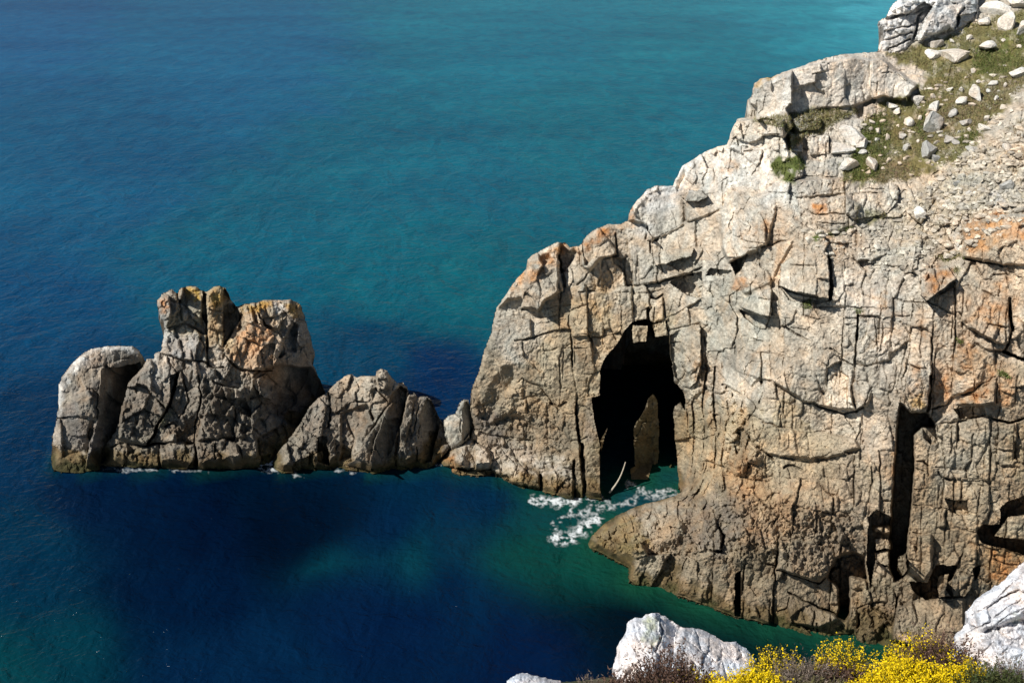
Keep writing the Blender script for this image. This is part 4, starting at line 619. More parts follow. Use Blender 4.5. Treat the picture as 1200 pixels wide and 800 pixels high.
# ------------------------------------------------------------------ the sea
RELIEFS = [HL, ST, RK, RI, PN]
def tone(py):
    t = np.clip((py - 330) / 170, 0, 1)[:, None]; return np.array((.55, .86, 1.02)) * (1 - t) + t * np.array((.6, .62, .72))
def sea():
    th = np.unique(np.r_[np.arange(-180, 180, 4.0), np.arange(-36, 36.01, 0.22)]); th = np.radians(th)
    rad = 12.0 * np.exp(np.arange(0, 292) * 0.0255)
    R_, T_ = np.meshgrid(rad, th, indexing='ij'); X = R_ * np.sin(T_); Y = R_ * np.cos(T_)
    n, m = X.shape
    V = np.stack([X, Y, np.zeros_like(X)], -1).reshape(-1, 3)
    i, j = np.meshgrid(np.arange(n - 1), np.arange(m), indexing='ij'); j2 = (j + 1) % m
    Q = np.stack([i * m + j, i * m + j2, (i + 1) * m + j2, (i + 1) * m + j], -1).reshape(-1, 4)
    # water tint by place: depth, sea bed, and the rocks' dark reflections painted in
    d = V - CAM; fw = d[:, 1] * cp - d[:, 2] * sp; upv = d[:, 1] * sp + d[:, 2] * cp
    fw = np.maximum(fw, 1.0); px = np.clip(600 + F * d[:, 0] / fw, -400, 1600); py = np.clip(400 - F * upv / fw, -140, 1000)
    q1 = .09; px = px + 26 * np.sin(V[:, 0] * q1 + 1.3 * np.sin(V[:, 1] * .13)) * np.sin(V[:, 1] * .17 + 2) + 10 * np.sin(V[:, 0] * .41 + V[:, 1] * .23) ; py = py + 9 * np.sin(V[:, 0] * .21 + 2 * np.sin(V[:, 1] * .11)) + 5 * np.sin(V[:, 0] * .5 - V[:, 1] * .37)
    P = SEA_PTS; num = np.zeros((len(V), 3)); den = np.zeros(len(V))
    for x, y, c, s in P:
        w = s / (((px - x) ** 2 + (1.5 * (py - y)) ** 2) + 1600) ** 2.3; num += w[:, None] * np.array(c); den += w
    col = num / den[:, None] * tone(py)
    # shallow rock shelves round every foot
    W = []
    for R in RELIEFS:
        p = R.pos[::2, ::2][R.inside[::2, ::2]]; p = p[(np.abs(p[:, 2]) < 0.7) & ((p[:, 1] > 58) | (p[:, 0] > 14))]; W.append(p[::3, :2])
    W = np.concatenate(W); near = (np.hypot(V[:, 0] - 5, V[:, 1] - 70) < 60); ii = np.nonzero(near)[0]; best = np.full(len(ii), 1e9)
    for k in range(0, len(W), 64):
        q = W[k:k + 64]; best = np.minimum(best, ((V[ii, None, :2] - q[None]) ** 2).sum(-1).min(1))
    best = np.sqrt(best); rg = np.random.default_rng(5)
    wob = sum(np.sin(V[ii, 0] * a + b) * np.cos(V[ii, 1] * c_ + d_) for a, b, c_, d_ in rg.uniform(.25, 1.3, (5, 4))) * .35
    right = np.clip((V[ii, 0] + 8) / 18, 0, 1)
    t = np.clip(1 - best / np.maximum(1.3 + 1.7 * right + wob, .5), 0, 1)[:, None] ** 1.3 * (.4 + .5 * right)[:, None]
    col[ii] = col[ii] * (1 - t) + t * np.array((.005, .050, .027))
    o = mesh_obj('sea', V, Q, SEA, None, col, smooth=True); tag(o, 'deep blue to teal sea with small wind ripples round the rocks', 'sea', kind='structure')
SEA_PTS = [(0,0,(.009,.082,.165),1),(250,60,(.007,.092,.160),1),(600,20,(.006,.130,.165),1),(950,10,(.012,.190,.215),.8),(1010,0,(.05,.30,.32),.25),(850,90,(.006,.130,.155),1),(500,200,(.004,.098,.130),1),(100,200,(.005,.075,.135),1),(0,380,(.003,.050,.108),1),(450,330,(.003,.090,.112),1),(300,300,(.003,.085,.118),1),(700,180,(.005,.108,.130),1),(560,330,(.004,.100,.112),1),
 (520,440,(.001,.020,.065),.5),(420,420,(.002,.045,.085),.5),(20,520,(.002,.034,.080),1),(30,640,(.001,.034,.066),1),(0,790,(.002,.060,.066),.7),(100,760,(.001,.040,.056),.4),(200,630,(.000,.008,.028),1.6),(330,620,(.000,.006,.018),1.4),(230,700,(.000,.010,.034),1),(130,600,(.001,.014,.042),.8),(450,720,(.001,.014,.048),1),(560,600,(.001,.020,.055),.7),(300,780,(.001,.020,.055),1),(600,760,(.001,.012,.044),1),(490,660,(.004,.095,.095),.06),(465,658,(.004,.090,.090),.05),(425,655,(.003,.065,.070),.07),(392,648,(.003,.105,.105),.08),(430,625,(.001,.015,.045),.8),(430,690,(.001,.014,.046),.8),(520,690,(.001,.018,.05),.6),(560,630,(.003,.032,.056),.3),  # darkest points paint the stacks' reflections into the water colour
 (620,610,(.003,.055,.055),.6),(640,650,(.003,.060,.045),.5),(680,665,(.003,.070,.045),.3),(720,690,(.003,.036,.028),.25),(720,740,(.000,.006,.012),.9),(830,740,(.001,.014,.016),.5),(760,580,(.006,.055,.062),.4)]  # near-black points below the headland paint in the cliff's reflection
def sea_material():
    m = bpy.data.materials.new('sea_water'); m.use_nodes = True; nt = m.node_tree; N = nt.nodes; L = nt.links
    N.remove(N['Principled BSDF']); df = N.new('ShaderNodeBsdfDiffuse'); gl = N.new('ShaderNodeBsdfAnisotropic'); gl.inputs['Roughness'].default_value = .12
    fr = N.new('ShaderNodeFresnel'); fr.inputs[0].default_value = 1.333; kf = N.new('ShaderNodeMath'); kf.operation = 'MULTIPLY'; kf.inputs[1].default_value = .30     # sub-pixel wave slopes halve the mirror
    mx = N.new('ShaderNodeMixShader'); L.new(fr.outputs[0], kf.inputs[0]); L.new(kf.outputs[0], mx.inputs[0]); L.new(df.outputs[0], mx.inputs[1]); L.new(gl.outputs[0], mx.inputs[2])
    L.new(mx.outputs[0], N['Material Output'].inputs[0])
    a = N.new('ShaderNodeVertexColor'); a.layer_name = 'Col'; g = N.new('ShaderNodeNewGeometry')
    def nz(sc, st, det, rot, dist=0.0):
        mp = N.new('ShaderNodeMapping'); mp.inputs['Scale'].default_value = st; mp.inputs['Rotation'].default_value = (0, 0, rot); L.new(g.outputs['Position'], mp.inputs['Vector'])
        n = N.new('ShaderNodeTexNoise'); n.inputs['Scale'].default_value = sc; n.inputs['Detail'].default_value = det; n.inputs['Distortion'].default_value = dist; n.inputs['Roughness'].default_value = .55
        L.new(mp.outputs[0], n.inputs['Vector']); return n.outputs[0]
    w1 = nz(0.50, (.8, .95, 1), 4, .3, .8); w2 = nz(1.7, (.8, 1.15, 1), 4, -.25, .5); w3 = nz(0.16, (1.25, .55, 1), 4, .2, .6)
    def add(x, y, k):
        q = N.new('ShaderNodeMath'); q.operation = 'MULTIPLY_ADD'; L.new(y, q.inputs[0]); q.inputs[1].default_value = k; L.new(x, q.inputs[2]); return q.outputs[0]
    h = add(w1, w2, .42); h = add(h, w3, 1.5)
    bp = N.new('ShaderNodeBump'); bp.inputs['Distance'].default_value = 0.36; L.new(h, bp.inputs['Height']); [L.new(bp.outputs[0], x.inputs['Normal']) for x in (df, gl, fr)]
    ln = N.new('ShaderNodeVectorMath'); ln.operation = 'LENGTH'; L.new(g.outputs['Position'], ln.inputs[0])     # far ripples blend into a rougher sheen
    dv = N.new('ShaderNodeMath'); dv.operation = 'DIVIDE'; dv.use_clamp = True; dv.inputs[0].default_value = 170.0; L.new(ln.outputs['Value'], dv.inputs[1]); L.new(dv.outputs[0], bp.inputs['Strength'])
    # drifting darker and paler streaks of turbid water
    s1 = nz(0.018, (.6, 1.2, 1), 5, .15, .6); r = N.new('ShaderNodeValToRGB'); L.new(s1, r.inputs[0]); e = r.color_ramp.elements
    e[0].position = .3; e[0].color = (.78, .80, .86, 1); e[1].position = .7; e[1].color = (1.2, 1.17, 1.12, 1)
    k = N.new('ShaderNodeMix'); k.data_type = 'RGBA'; k.blend_type = 'MULTIPLY'; k.inputs[0].default_value = 1; L.new(a.outputs[0], k.inputs[6]); L.new(r.outputs[0], k.inputs[7])
    s2 = nz(0.20, (1.1, .65, 1), 6, -.1, .8); r2 = N.new('ShaderNodeValToRGB'); L.new(s2, r2.inputs[0]); e = r2.color_ramp.elements
    e[0].position = .32; e[0].color = (.80, .83, .88, 1); e[1].position = .68; e[1].color = (1.2, 1.16, 1.10, 1)
    k2 = N.new('ShaderNodeMix'); k2.data_type = 'RGBA'; k2.blend_type = 'MULTIPLY'; k2.inputs[0].default_value = 1; L.new(k.outputs[2], k2.inputs[6]); L.new(r2.outputs[0], k2.inputs[7]); k = k2
    L.new(k.outputs[2], df.inputs[0]); return m
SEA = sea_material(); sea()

# ------------------------------------------------------------------ foam
def foam_material():
    m = bpy.data.materials.new('sea_foam'); m.use_nodes = True; nt = m.node_tree; N = nt.nodes; L = nt.links; b = N['Principled BSDF']
    b.inputs['Base Color'].default_value = (.72, .76, .76, 1); b.inputs['Roughness'].default_value = .8; b.inputs['Specular IOR Level'].default_value = .2
    a = N.new('ShaderNodeVertexColor'); a.layer_name = 'Col'; L.new(a.outputs[0], b.inputs['Alpha']); return m
FOAM = foam_material()
def foam(name, label, strokes, seed, thr=.5):
    """thin froth: the share of each spot that bubbles cover is held per vertex"""
    allp = np.array([p for s in strokes for p in s[2]], float); x0, y0 = allp.min(0) - 16; x1, y1 = allp.max(0) + 16
    st = .5; GX, GY = np.meshgrid(np.arange(x0, x1, st), np.arange(y0, y1, st)); f = np.zeros(GX.shape); w1 = fbm(GX.shape, 16, 3, seed + 5) * 3.2; w2 = fbm(GX.shape, 16, 3, seed + 6) * 2.2
    for w, a, pl in strokes:
        d, _, _ = nearest(GX + w1, GY + w2, pl, closed=False); f = np.maximum(f, a * np.exp(-(d / (w * 1.5)) ** 2))
    rid = 1 - 2.6 * np.abs(fbm(GX.shape, 11, 4, seed + 1, .6, sx=2.0)); rid2 = 1 - 2.4 * np.abs(fbm(GX.shape, 5, 2, seed + 3, .6, sx=1.6)); fine = fbm(GX.shape, 3, 2, seed + 2)
    al = np.clip(f * (.50 + .50 * rid + .24 * rid2 + .22 * fine) - .10, 0, .9) * np.clip(f * 4 - .2, 0, 1); al = box(al, 1)
    k = al > .02; q = k[:-1, :-1] | k[1:, :-1] | k[:-1, 1:] | k[1:, 1:]
    r = rays(GX, GY); t = (CAM[2] - .03 - .05 * al) / -r[..., 2]; pos = CAM + r * t[..., None]
    idx = np.arange(GX.size).reshape(GX.shape); rr, cc = np.nonzero(q)
    Q = np.stack([idx[rr, cc], idx[rr + 1, cc], idx[rr + 1, cc + 1], idx[rr, cc + 1]], 1); u, inv = np.unique(Q, return_inverse=True); A = np.repeat(al.reshape(-1)[u][:, None], 3, 1)
    tag(mesh_obj(name, pos.reshape(-1, 3)[u], inv.reshape(Q.shape), FOAM, None, A), label, 'foam', kind='stuff')
foam('sea_foam', 'white wash of foam swirling in the channel at the cave mouth', [(3.5,1.1,[(624,586),(640,588),(660,588),(672,588)]),(3,.8,[(676,584),(690,583),(704,584)]),(5,1.05,[(652,628),(660,632),(672,629),(684,620),(700,608)]),(5,1.1,[(668,628),(680,620),(696,610)]),(2.4,.75,[(648,622),(653,612),(662,606),(670,600),(672,594)]),(3,.7,[(664,606),(676,602),(690,600)]),(3,.68,[(735,568),(745,570),(757,572),(770,576),(790,576)]),(4,.62,[(745,575),(765,580),(785,578)]),(3,.6,[(705,595),(725,590),(745,585)]),(2,.58,[(690,592),(715,586)])], 71)
foam('sea_foam', 'small white burst of foam between the tall stack and the ridge islet', [(4.5,1.1,[(306,541),(314,545),(321,547)]),(3,.9,[(308,546),(318,540),(326,538)])], 75)
foam('sea_foam', 'thin specks of foam along the foot of the ridge islet', [(2,.7,[(345,556),(352,555)]),(2,.5,[(125,549),(150,550),(185,550)]),(2,.5,[(200,551),(240,552)]),(1.8,.55,[(392,548),(405,551),(415,554)]),(1.5,.8,[(446,549),(452,547),(462,544)]),(1.8,.6,[(503,545),(514,543)])], 78)

# ------------------------------------------------------------------ loose stones on the shelf
def ico(n):
    import bmesh
    bm = bmesh.new(); bmesh.ops.create_icosphere(bm, subdivisions=n, radius=1.0)
    v = np.array([x.co[:] for x in bm.verts]); f = np.array([[q.index for q in p.verts] for p in bm.faces]); bm.free(); return v, f
ICO_V, ICO_F = ico(3); ICO2 = ico(2)
def stone_mesh(size, seed, tilt=0.0):
    rg = np.random.default_rng(seed); v = ICO_V.copy()
    for k in range(9):
        n = rg.standard_normal(3); n /= np.linalg.norm(n); d = rg.uniform(.38, .60); s = v @ n; v -= np.outer(np.maximum(s - d, 0), n)
    v += rg.standard_normal(v.shape) * .008; v /= np.abs(v).max(0); v *= np.array(size) * .5
    a = rg.uniform(-.5, .5); c, s = math.cos(a), math.sin(a); v[:, :2] = v[:, :2] @ np.array([[c, s], [-s, c]])
    if tilt: c, s = math.cos(tilt), math.sin(tilt); v[:, [0, 2]] = v[:, [0, 2]] @ np.array([[c, s], [-s, c]])
    return v
def stone(px, py, w, h, label, group, seed, name='boulder', cat='boulder', tilt=0.0, col=None, dY=0.0):
    p = surf(HL, px, min(py + h * .45, 738)); rdist = np.linalg.norm(p - CAM); m = rdist / F
    sx, sz = w * m * .92, h * m; sy = (sx + sz) * .5
    v = stone_mesh((sx, sy, sz), seed, tilt); rg = np.random.default_rng(seed + 9)
    base = np.array(col or (.50, .475, .42)) * rg.uniform(.86, 1.12); c = np.tile(base, (len(v), 1)) * np.exp(rg.standard_normal((len(v), 1)) * .05)
    org = p + np.array([0, dY, sz * .24])
    o = mesh_obj(name, v + org, ICO_F, ROCK, None, c, origin=p); tag(o, label, cat, group); return o
BIG = [
 (1095,142,31,22,'largest pale boulder on the grassy slope, lying in the middle',.5),(1089,173,20,23,'grey shadow-sided boulder below the largest pale boulder',0),(1097,184,13,10,'white wedge stone against the foot of the grey boulder',.5),(1157,53,23,13,'flat pale slab boulder alone on the green grass near the crest',.1),
 (1175,23,20,24,'upright pale boulder on the turf right of the summit outcrop',0),(1155,24,18,9,'low pale stone between the summit outcrop and an upright boulder',0),(1198,28,14,25,'white boulder cut by the picture edge near the crest',0),(1191,85,22,13,'bright white boulder at the picture edge half-way down the slope',-.1),
 (1165,96,17,8,'flat white stone left of the bright boulder at the picture edge',0),(1144,107,17,20,'tall knobbly pale boulder standing over a smaller block',0),(1129,118,15,12,'squat pale boulder at the lower left of a knobbly one',0),(1075,116,14,14,'pale tilted block at the lower right end of the long crest slab',.5),
 (1095,124,15,14,'peaked pale stone above the largest pale boulder',0),(1046,123,17,8,'thin pale slab stone leaning below the long crest slab',.5),(1115,132,11,13,'dull grey stone right above the largest boulder',0),(1064,141,15,12,'pale two-lobed stone left of the largest boulder',.3),(1133,142,14,10,'grey hump-backed stone to the right of the largest boulder',0),
 (1154,149,18,9,'long white stone at the brown edge of the scree',.35),(1156,138,9,9,'small white lump just above a long white stone by the scree',0),(1023,190,18,17,'square white block on bright grass beneath the leaning slabs',0),(1010,167,15,15,'white triangular block tucked beside the leaning slab',0),(1011,178,11,7,'low white stone just below the triangular block',0),
 (1110,162,13,10,'pale stone on grass right of the grey boulder, upper of two',0),(1119,166,12,6,'flat pale stone on grass right of the grey boulder, lower of two',.3),(1139,174,15,8,'pale stone on the boundary of grass and scree',.3),(1077,247,14,13,'square white block lying alone on the tan scree',.6),(1135,225,13,10,'tilted pale stone in the upper scree',.6),(1120,214,10,10,'grey stone half buried in the upper scree',0),
 (1063,171,9,10,'grey-topped stone on grass left of the grey boulder',0),(1057,160,10,8,'split pale stone above a grey-topped one on the grass',0),(1120,62,39,16,'broad pale slab lying in turf below the summit outcrop, right of two',0),(1091,61,21,12,'pale slab lying in turf below the summit outcrop, left of two',0),(1097,50,18,10,'grey block just under the summit outcrop foot',0),
 (1165,6,34,18,'big pale rock right of the summit outcrop at the top edge',.1),(1193,0,30,16,'pale rock at the top right corner of the picture',0),(998,153,34,22,'long pale slab leaning up to the right over a dark hollow',.75),(986,173,30,14,'upper pale flat block stacked under the leaning slab',.1),(992,190,30,17,'lower pale block with a dark underside below the leaning slab',.15),
 (1178,215,16,14,'purple-grey boulder sunk in the scree near the picture edge',0),(1180,172,12,9,'pale stone at the top of the scree near the picture edge',.3)]
for i, (x, y, w, h, lb, tl) in enumerate(BIG):
    stone(x, y, w, h, lb, 'boulders on the headland slope', 1340 + i, tilt=-tl, col=(.46, .435, .39) if 'grey' in lb else ((.46, .42, .41) if 'purple' in lb else (.66, .62, .55)))
SMALL = [(1135,44,9,6),(1140,82,6,8),(1147,96,6,5),(1159,106,7,5),(1178,99,5,6),(1139,122,9,5),(1113,104,9,6),(1128,105,8,6),(1090,104,8,5),(1093,113,7,6),(1052,130,10,7),(1168,114,5,7),(1175,125,7,6),(1078,138,5,7),(1022,142,10,5),(1029,152,6,10),(1028,163,7,5),(1040,159,5,8),(1041,188,6,8),(1018,202,9,6),(1055,191,5,6),(1126,232,8,6),(1080,227,9,10),(1052,147,4,4),(1075,165,5,6),(1136,151,5,5),(1124,154,4,5),(1176,47,5,4),(1194,54,8,5),(1068,205,5,5),(1035,197,5,4),(1115,48,6,4),(1103,205,6,5),(1095,215,7,6),(1150,190,7,6),(1165,185,8,6),(1160,205,7,6),(1145,240,8,6),(1105,235,7,6),(1070,262,8,6),(1090,265,6,5),(1185,130,6,6),(1170,160,7,6),(1190,190,8,7),(1050,225,6,6),(1062,235,7,6)]
for i, (x, y, w, h) in enumerate(SMALL):
    gr_ = y < 186 and not (x > 1145 and y > 140)
    stone(x, y, w, h, 'small pale loose stone lying in the turf of the upper slope' if gr_ else 'small tan loose stone lying on the bare rubble below the turf', 'small loose stones in the turf' if gr_ else 'small loose stones on the rubble', 400 + i, 'stone', 'stone', tilt=random.Random(i).uniform(-.5, .5), col=(.66, .61, .53) if gr_ else (.52, .46, .37))

# ------------------------------------------------------------------ driftwood in the cave mouth
a_, b_ = at(733, 541, 75.6), at(714, 577, 74.8); 
def tube(P, r, n=8):
    P = np.array(P, float); V = []; Fc = []
    for i, p in enumerate(P):
        t = P[min(i + 1, len(P) - 1)] - P[max(i - 1, 0)]; t /= np.linalg.norm(t); u = np.cross(t, (0, .3, 1)); u /= np.linalg.norm(u); w = np.cross(t, u)
        for k in range(n): q = 2 * math.pi * k / n; V.append(p + (u * math.cos(q) + w * math.sin(q)) * r[i])
    for i in range(len(P) - 1):
        for k in range(n): Fc.append((i * n + k, i * n + (k + 1) % n, (i + 1) * n + (k + 1) % n, (i + 1) * n + k))
    return np.array(V), np.array(Fc)
tt = np.linspace(0, 1, 9)[:, None]; pts_ = a_ * (1 - tt) + b_ * tt + np.sin(tt * 3.1) * np.array([.18, 0, -.12])
V_, F_ = tube(pts_, np.linspace(.04, .09, 9)); tag(mesh_obj('driftwood_pole', V_, F_, plain_material('bleached_wood', (.42, .37, .29)), origin=b_), 'thin pale bleached pole leaning in the dark cave mouth', 'driftwood')

def scree():
    rg = np.random.default_rng(77); Vs, Fs, Cs = [], [], []; off = 0
    Z = [([(1048,245),(1130,182),(1215,135),(1225,240),(1130,262),(1085,300),(1055,290)], 650), ([(1000,140),(1060,110),(1215,60),(1215,130),(1130,180),(1060,210),(1000,205)], 90), ([(1130,165),(1215,95),(1260,95),(1260,140),(1180,175),(1130,190)], 160), ([(1055,290),(1130,262),(1225,240),(1225,252),(1120,300),(1060,330)], 150), ([(940,270),(1040,262),(1050,320),(960,300)], 120)]
    v0 = ICO2[0]; f0 = ICO2[1]
    for pl, n in Z:
        P = np.array(pl); got = 0
        while got < n:
            x, y = rg.uniform(P[:, 0].min(), P[:, 0].max()), rg.uniform(P[:, 1].min(), P[:, 1].max())
            if not inpoly(np.array([x]), np.array([y]), pl)[0]: continue
            got += 1; p = surf(HL, x, y); s = .068 * min(6, rg.uniform(1.2, 3.2) / rg.uniform(.35, 1)) * .5
            v = v0.copy()
            for k in range(8):
                nn = rg.standard_normal(3); nn /= np.linalg.norm(nn); d = rg.uniform(.4, .7); t = v @ nn; v -= np.outer(np.maximum(t - d, 0), nn)
            v = v * np.array([rg.uniform(.8, 1.6), rg.uniform(.8, 1.4), rg.uniform(.5, 1)]) * s * 1.5 + p + [0, 0, s * .05]
            Vs.append(v); Fs.append(f0 + off); off += len(v); Cs.append(np.tile(np.array((.52, .46, .37)) * rg.uniform(.6, 1.3), (len(v), 1)))
    tag(mesh_obj('scree', np.concatenate(Vs), np.concatenate(Fs), ROCK, None, np.concatenate(Cs)), 'tan and pale rubble of small broken stones on the bare slope', 'scree', kind='stuff')
scree()
# ------------------------------------------------------------------ grass on the crest shelf
LEAF = attr_material('plant', .7, .15)
def tri_mesh(P, D, L, Wd, rg, droop=0.0):
    """one thin triangle per blade: base P, direction D, length L, width Wd"""
    D = D / (np.linalg.norm(D, axis=1)[:, None] + 1e-9); s = np.cross(D, rg.standard_normal(D.shape)); s /= np.linalg.norm(s, axis=1)[:, None] + 1e-9
    tip = P + D * L[:, None]; tip[:, 2] -= droop * L
    return np.stack([P - s * Wd[:, None] / 2, P + s * Wd[:, None] / 2, tip], 1)
def quad_mesh(P, size, rg, up=None):
    n = len(P); u = rg.standard_normal((n, 3)); 
    if up is not None: u = u * .7
    u /= np.linalg.norm(u, axis=1)[:, None]; w = np.cross(u, rg.standard_normal((n, 3))); w /= np.linalg.norm(w, axis=1)[:, None] + 1e-9
    u = u * size[:, None] / 2; w = w * size[:, None] / 2
    return np.stack([P - u - w * .4, P + u * .3 - w, P + u + w * .4, P - u * .3 + w], 1)
def soup(name, T, C, parent=None, kind='stuff', mat=None):
    n, k = T.shape[:2]; o = mesh_obj(name, T.reshape(-1, 3), np.arange(n * k).reshape(n, k), mat or LEAF, parent, np.repeat(C, k, 0))
    if kind: o['kind'] = kind
    return o
def crest_grass():
    rg = np.random.default_rng(91); Ts, Cs = [], []
    G = [p for p in H_PATCH if p[1] in (OLIVE, GRASS, EARTH)]
    for pl, c, br, f in G:
        m = inpoly(HL.GX, HL.GY, pl) & HL.inside & (fbm(HL.GX.shape, 18, 3, int(pl[0][0])) > -.35); n0 = int(m.sum()); n = min(26000, int(n0 * (1.7 if c != EARTH else .6)))
        rr, cc = np.nonzero(m); k = rg.integers(0, n0, n); P = HL.pos[rr[k], cc[k]] + rg.standard_normal((n, 3)) * [.06, .12, 0.02]
        D = rg.standard_normal((n, 3)) * .5 + [0, 0, 1]; L = rg.uniform(.10, .40, n); Ts.append(tri_mesh(P - [0, 0, .03], D, L, rg.uniform(.03, .08, n), rg, .3))
        Cs.append(np.array(c) * rg.uniform(.65, 1.5, (n, 1)) * (1 + rg.standard_normal((n, 3)) * .08))
    o = soup('crest_grass', np.concatenate(Ts), np.clip(np.concatenate(Cs), .005, 1)); tag(o, 'short olive and green turf on the crest and ledges of the headland', 'grass', kind='stuff')
crest_grass()

# ------------------------------------------------------------------ the near cliff edge
NG = np.array
def near_col(c, c2=None, sc=14):
    def f(GX, GY, Z, seed, k):
        n = np.clip(.5 + .8 * fbm(GX.shape, sc * k, 4, seed + 3, .6), 0, 1)[..., None]; return NG(c) * (1 - n) + NG(c2 or c) * n
    return f
gr = relief('cliff_edge_ground', [(560,815),(640,802),(700,794),(770,786),(860,782),(960,778),(1060,776),(1130,772),(1260,770),(1520,760),(1520,900),(560,900)],
 [(560,815,8.6),(700,794,9.3),(860,782,9.7),(960,778,9.8),(1130,772,9.8),(1260,770,9.7),(560,900,6.2),(860,900,6.3),(1260,900,6.3),(1520,760,9.6),(1520,900,6.2),(860,830,7.9),(1130,830,7.9)], 21, (), (), seeds_px=60, amp=.5, rough=1.5,
 colour=near_col((.10, .085, .05), (.07, .075, .03)), mat=NEARROCK, wet_foot=False, Tmax=2.5, part='cliff_edge_ground', parts=False, drop=36, roundw=6, roundd=.2, step=2.0, parent=None)
for o in gr.objs: tag(o, 'dark earthy ground of the near cliff edge under heather and gorse', 'ground', kind='structure')
ge = [o for o in bpy.data.objects if o.name.startswith('rear_face') and o.parent is None][0]; ge.name = 'cliff_edge_bank'; ge.parent = gr.objs[0]
WC = near_col((.76, .755, .765), (.58, .58, .60), 14)
def near_rock(name, label, poly, Y, seed, pushes=(), cracks=(), patches=(), seeds_px=38, **kw):
    c = np.mean(np.array(poly), 0); e = empty(name, at(c[0], c[1], Y[0][2])); tag(e, label, 'rock', 'white rocks on the near cliff edge')
    return relief(name, poly, Y, seed, pushes, cracks, seeds_px=seeds_px, amp=1.25, colour=WC, parent=e, mat=NEARROCK, wet_foot=False, Tmax=1.2, drop=38, roundw=7, roundd=.12, rough=1.7, patches=patches, cell2=13, cell3=5, **kw)
near_rock('white_rock', 'white lichened humpbacked rock ridge behind the brown heather, above dark water', [(719,792),(717,776),(720,768),(722,755),(732,740),(735,728),(744,722),(752,723),(757,719),(772,718),(778,722),(788,728),(800,735),(815,735),(826,738),(838,745),(848,753),(862,754),(874,760),(884,772),(888,790),(860,810),(800,815),(740,815)],
 [(720,780,9.4),(735,730,9.9),(772,720,10.0),(815,737,10.0),(870,758,9.9),(885,785,9.5),(760,760,9.3),(820,770,9.4),(780,800,8.9),(720,815,8.8),(880,812,8.9)], 22,
 [([(770,720),(800,735),(790,765),(772,750)],.10,.06,0,2),([(722,755),(745,725),(765,725),(755,770),(730,790)],-.06,.03,0,2)], [(2.5,.8,[(773,722),(776,740),(770,760)]),(2,.6,[(815,738),(822,760),(840,775)]),(2,.5,[(800,745),(830,770)])],
 [([(757,722),(773,720),(775,745),(765,760),(755,745)],(.42,.43,.27),4,.6)])
near_rock('white_rock', 'large white streaked rock slope filling the lower right corner', [(1108,776),(1118,760),(1118,745),(1126,738),(1134,728),(1130,716),(1140,704),(1150,695),(1160,690),(1172,684),(1180,675),(1190,664),(1200,657),(1240,640),(1300,632),(1370,650),(1430,700),(1450,780),(1440,830),(1120,830)],
 [(1110,775,9.4),(1132,720,9.8),(1160,690,9.9),(1200,658,10.0),(1250,640,10.0),(1180,740,9.4),(1240,740,9.3),(1130,770,9.3),(1200,800,8.7),(1120,830,8.4),(1260,830,8.3),(1370,650,9.9),(1440,780,9.0),(1430,830,8.4)], 23,
 [([(1140,705),(1200,660),(1240,660),(1200,720),(1150,740)],-.05,0,-.03,2),([(1165,735),(1200,715),(1230,720),(1200,760),(1172,755)],.08,.02,.02,1),([(1120,745),(1150,735),(1165,760),(1120,770)],-.05,0,0,2)], [(2.5,1.0,[(1168,734),(1174,742),(1190,750)]),(1.6,.7,[(1140,720),(1165,705),(1195,690)]),(1.6,.7,[(1150,745),(1175,725),(1215,705)]),(1.6,.6,[(1135,740),(1160,728),(1180,712),(1215,690)]),(1.6,.6,[(1170,700),(1190,680),(1215,668)]),(1.6,.6,[(1175,765),(1195,745),(1230,735)]),(1.5,.6,[(1150,765),(1165,752)])],
 [([(1186,722),(1196,720),(1194,730),(1186,730)],(.50,.53,.36),3,.6)], strata=.35)
near_rock('white_rock', 'small white rock tip at the bottom edge, apart from the others over the water', [(590,812),(594,798),(606,789),(618,788),(630,791),(645,795),(656,797),(662,812)], [(595,800,8.9),(618,789,9.1),(655,797,9.0),(620,812,8.6)], 24, seeds_px=26)
near_rock('white_rock', 'small white rock at the bottom edge between heather and a gorse mound', [(782,815),(784,797),(792,794),(806,797),(818,803),(836,799),(842,803),(838,815)], [(784,800,8.75),(806,797,8.85),(838,801,8.8),(810,815,8.5)], 25, seeds_px=24)

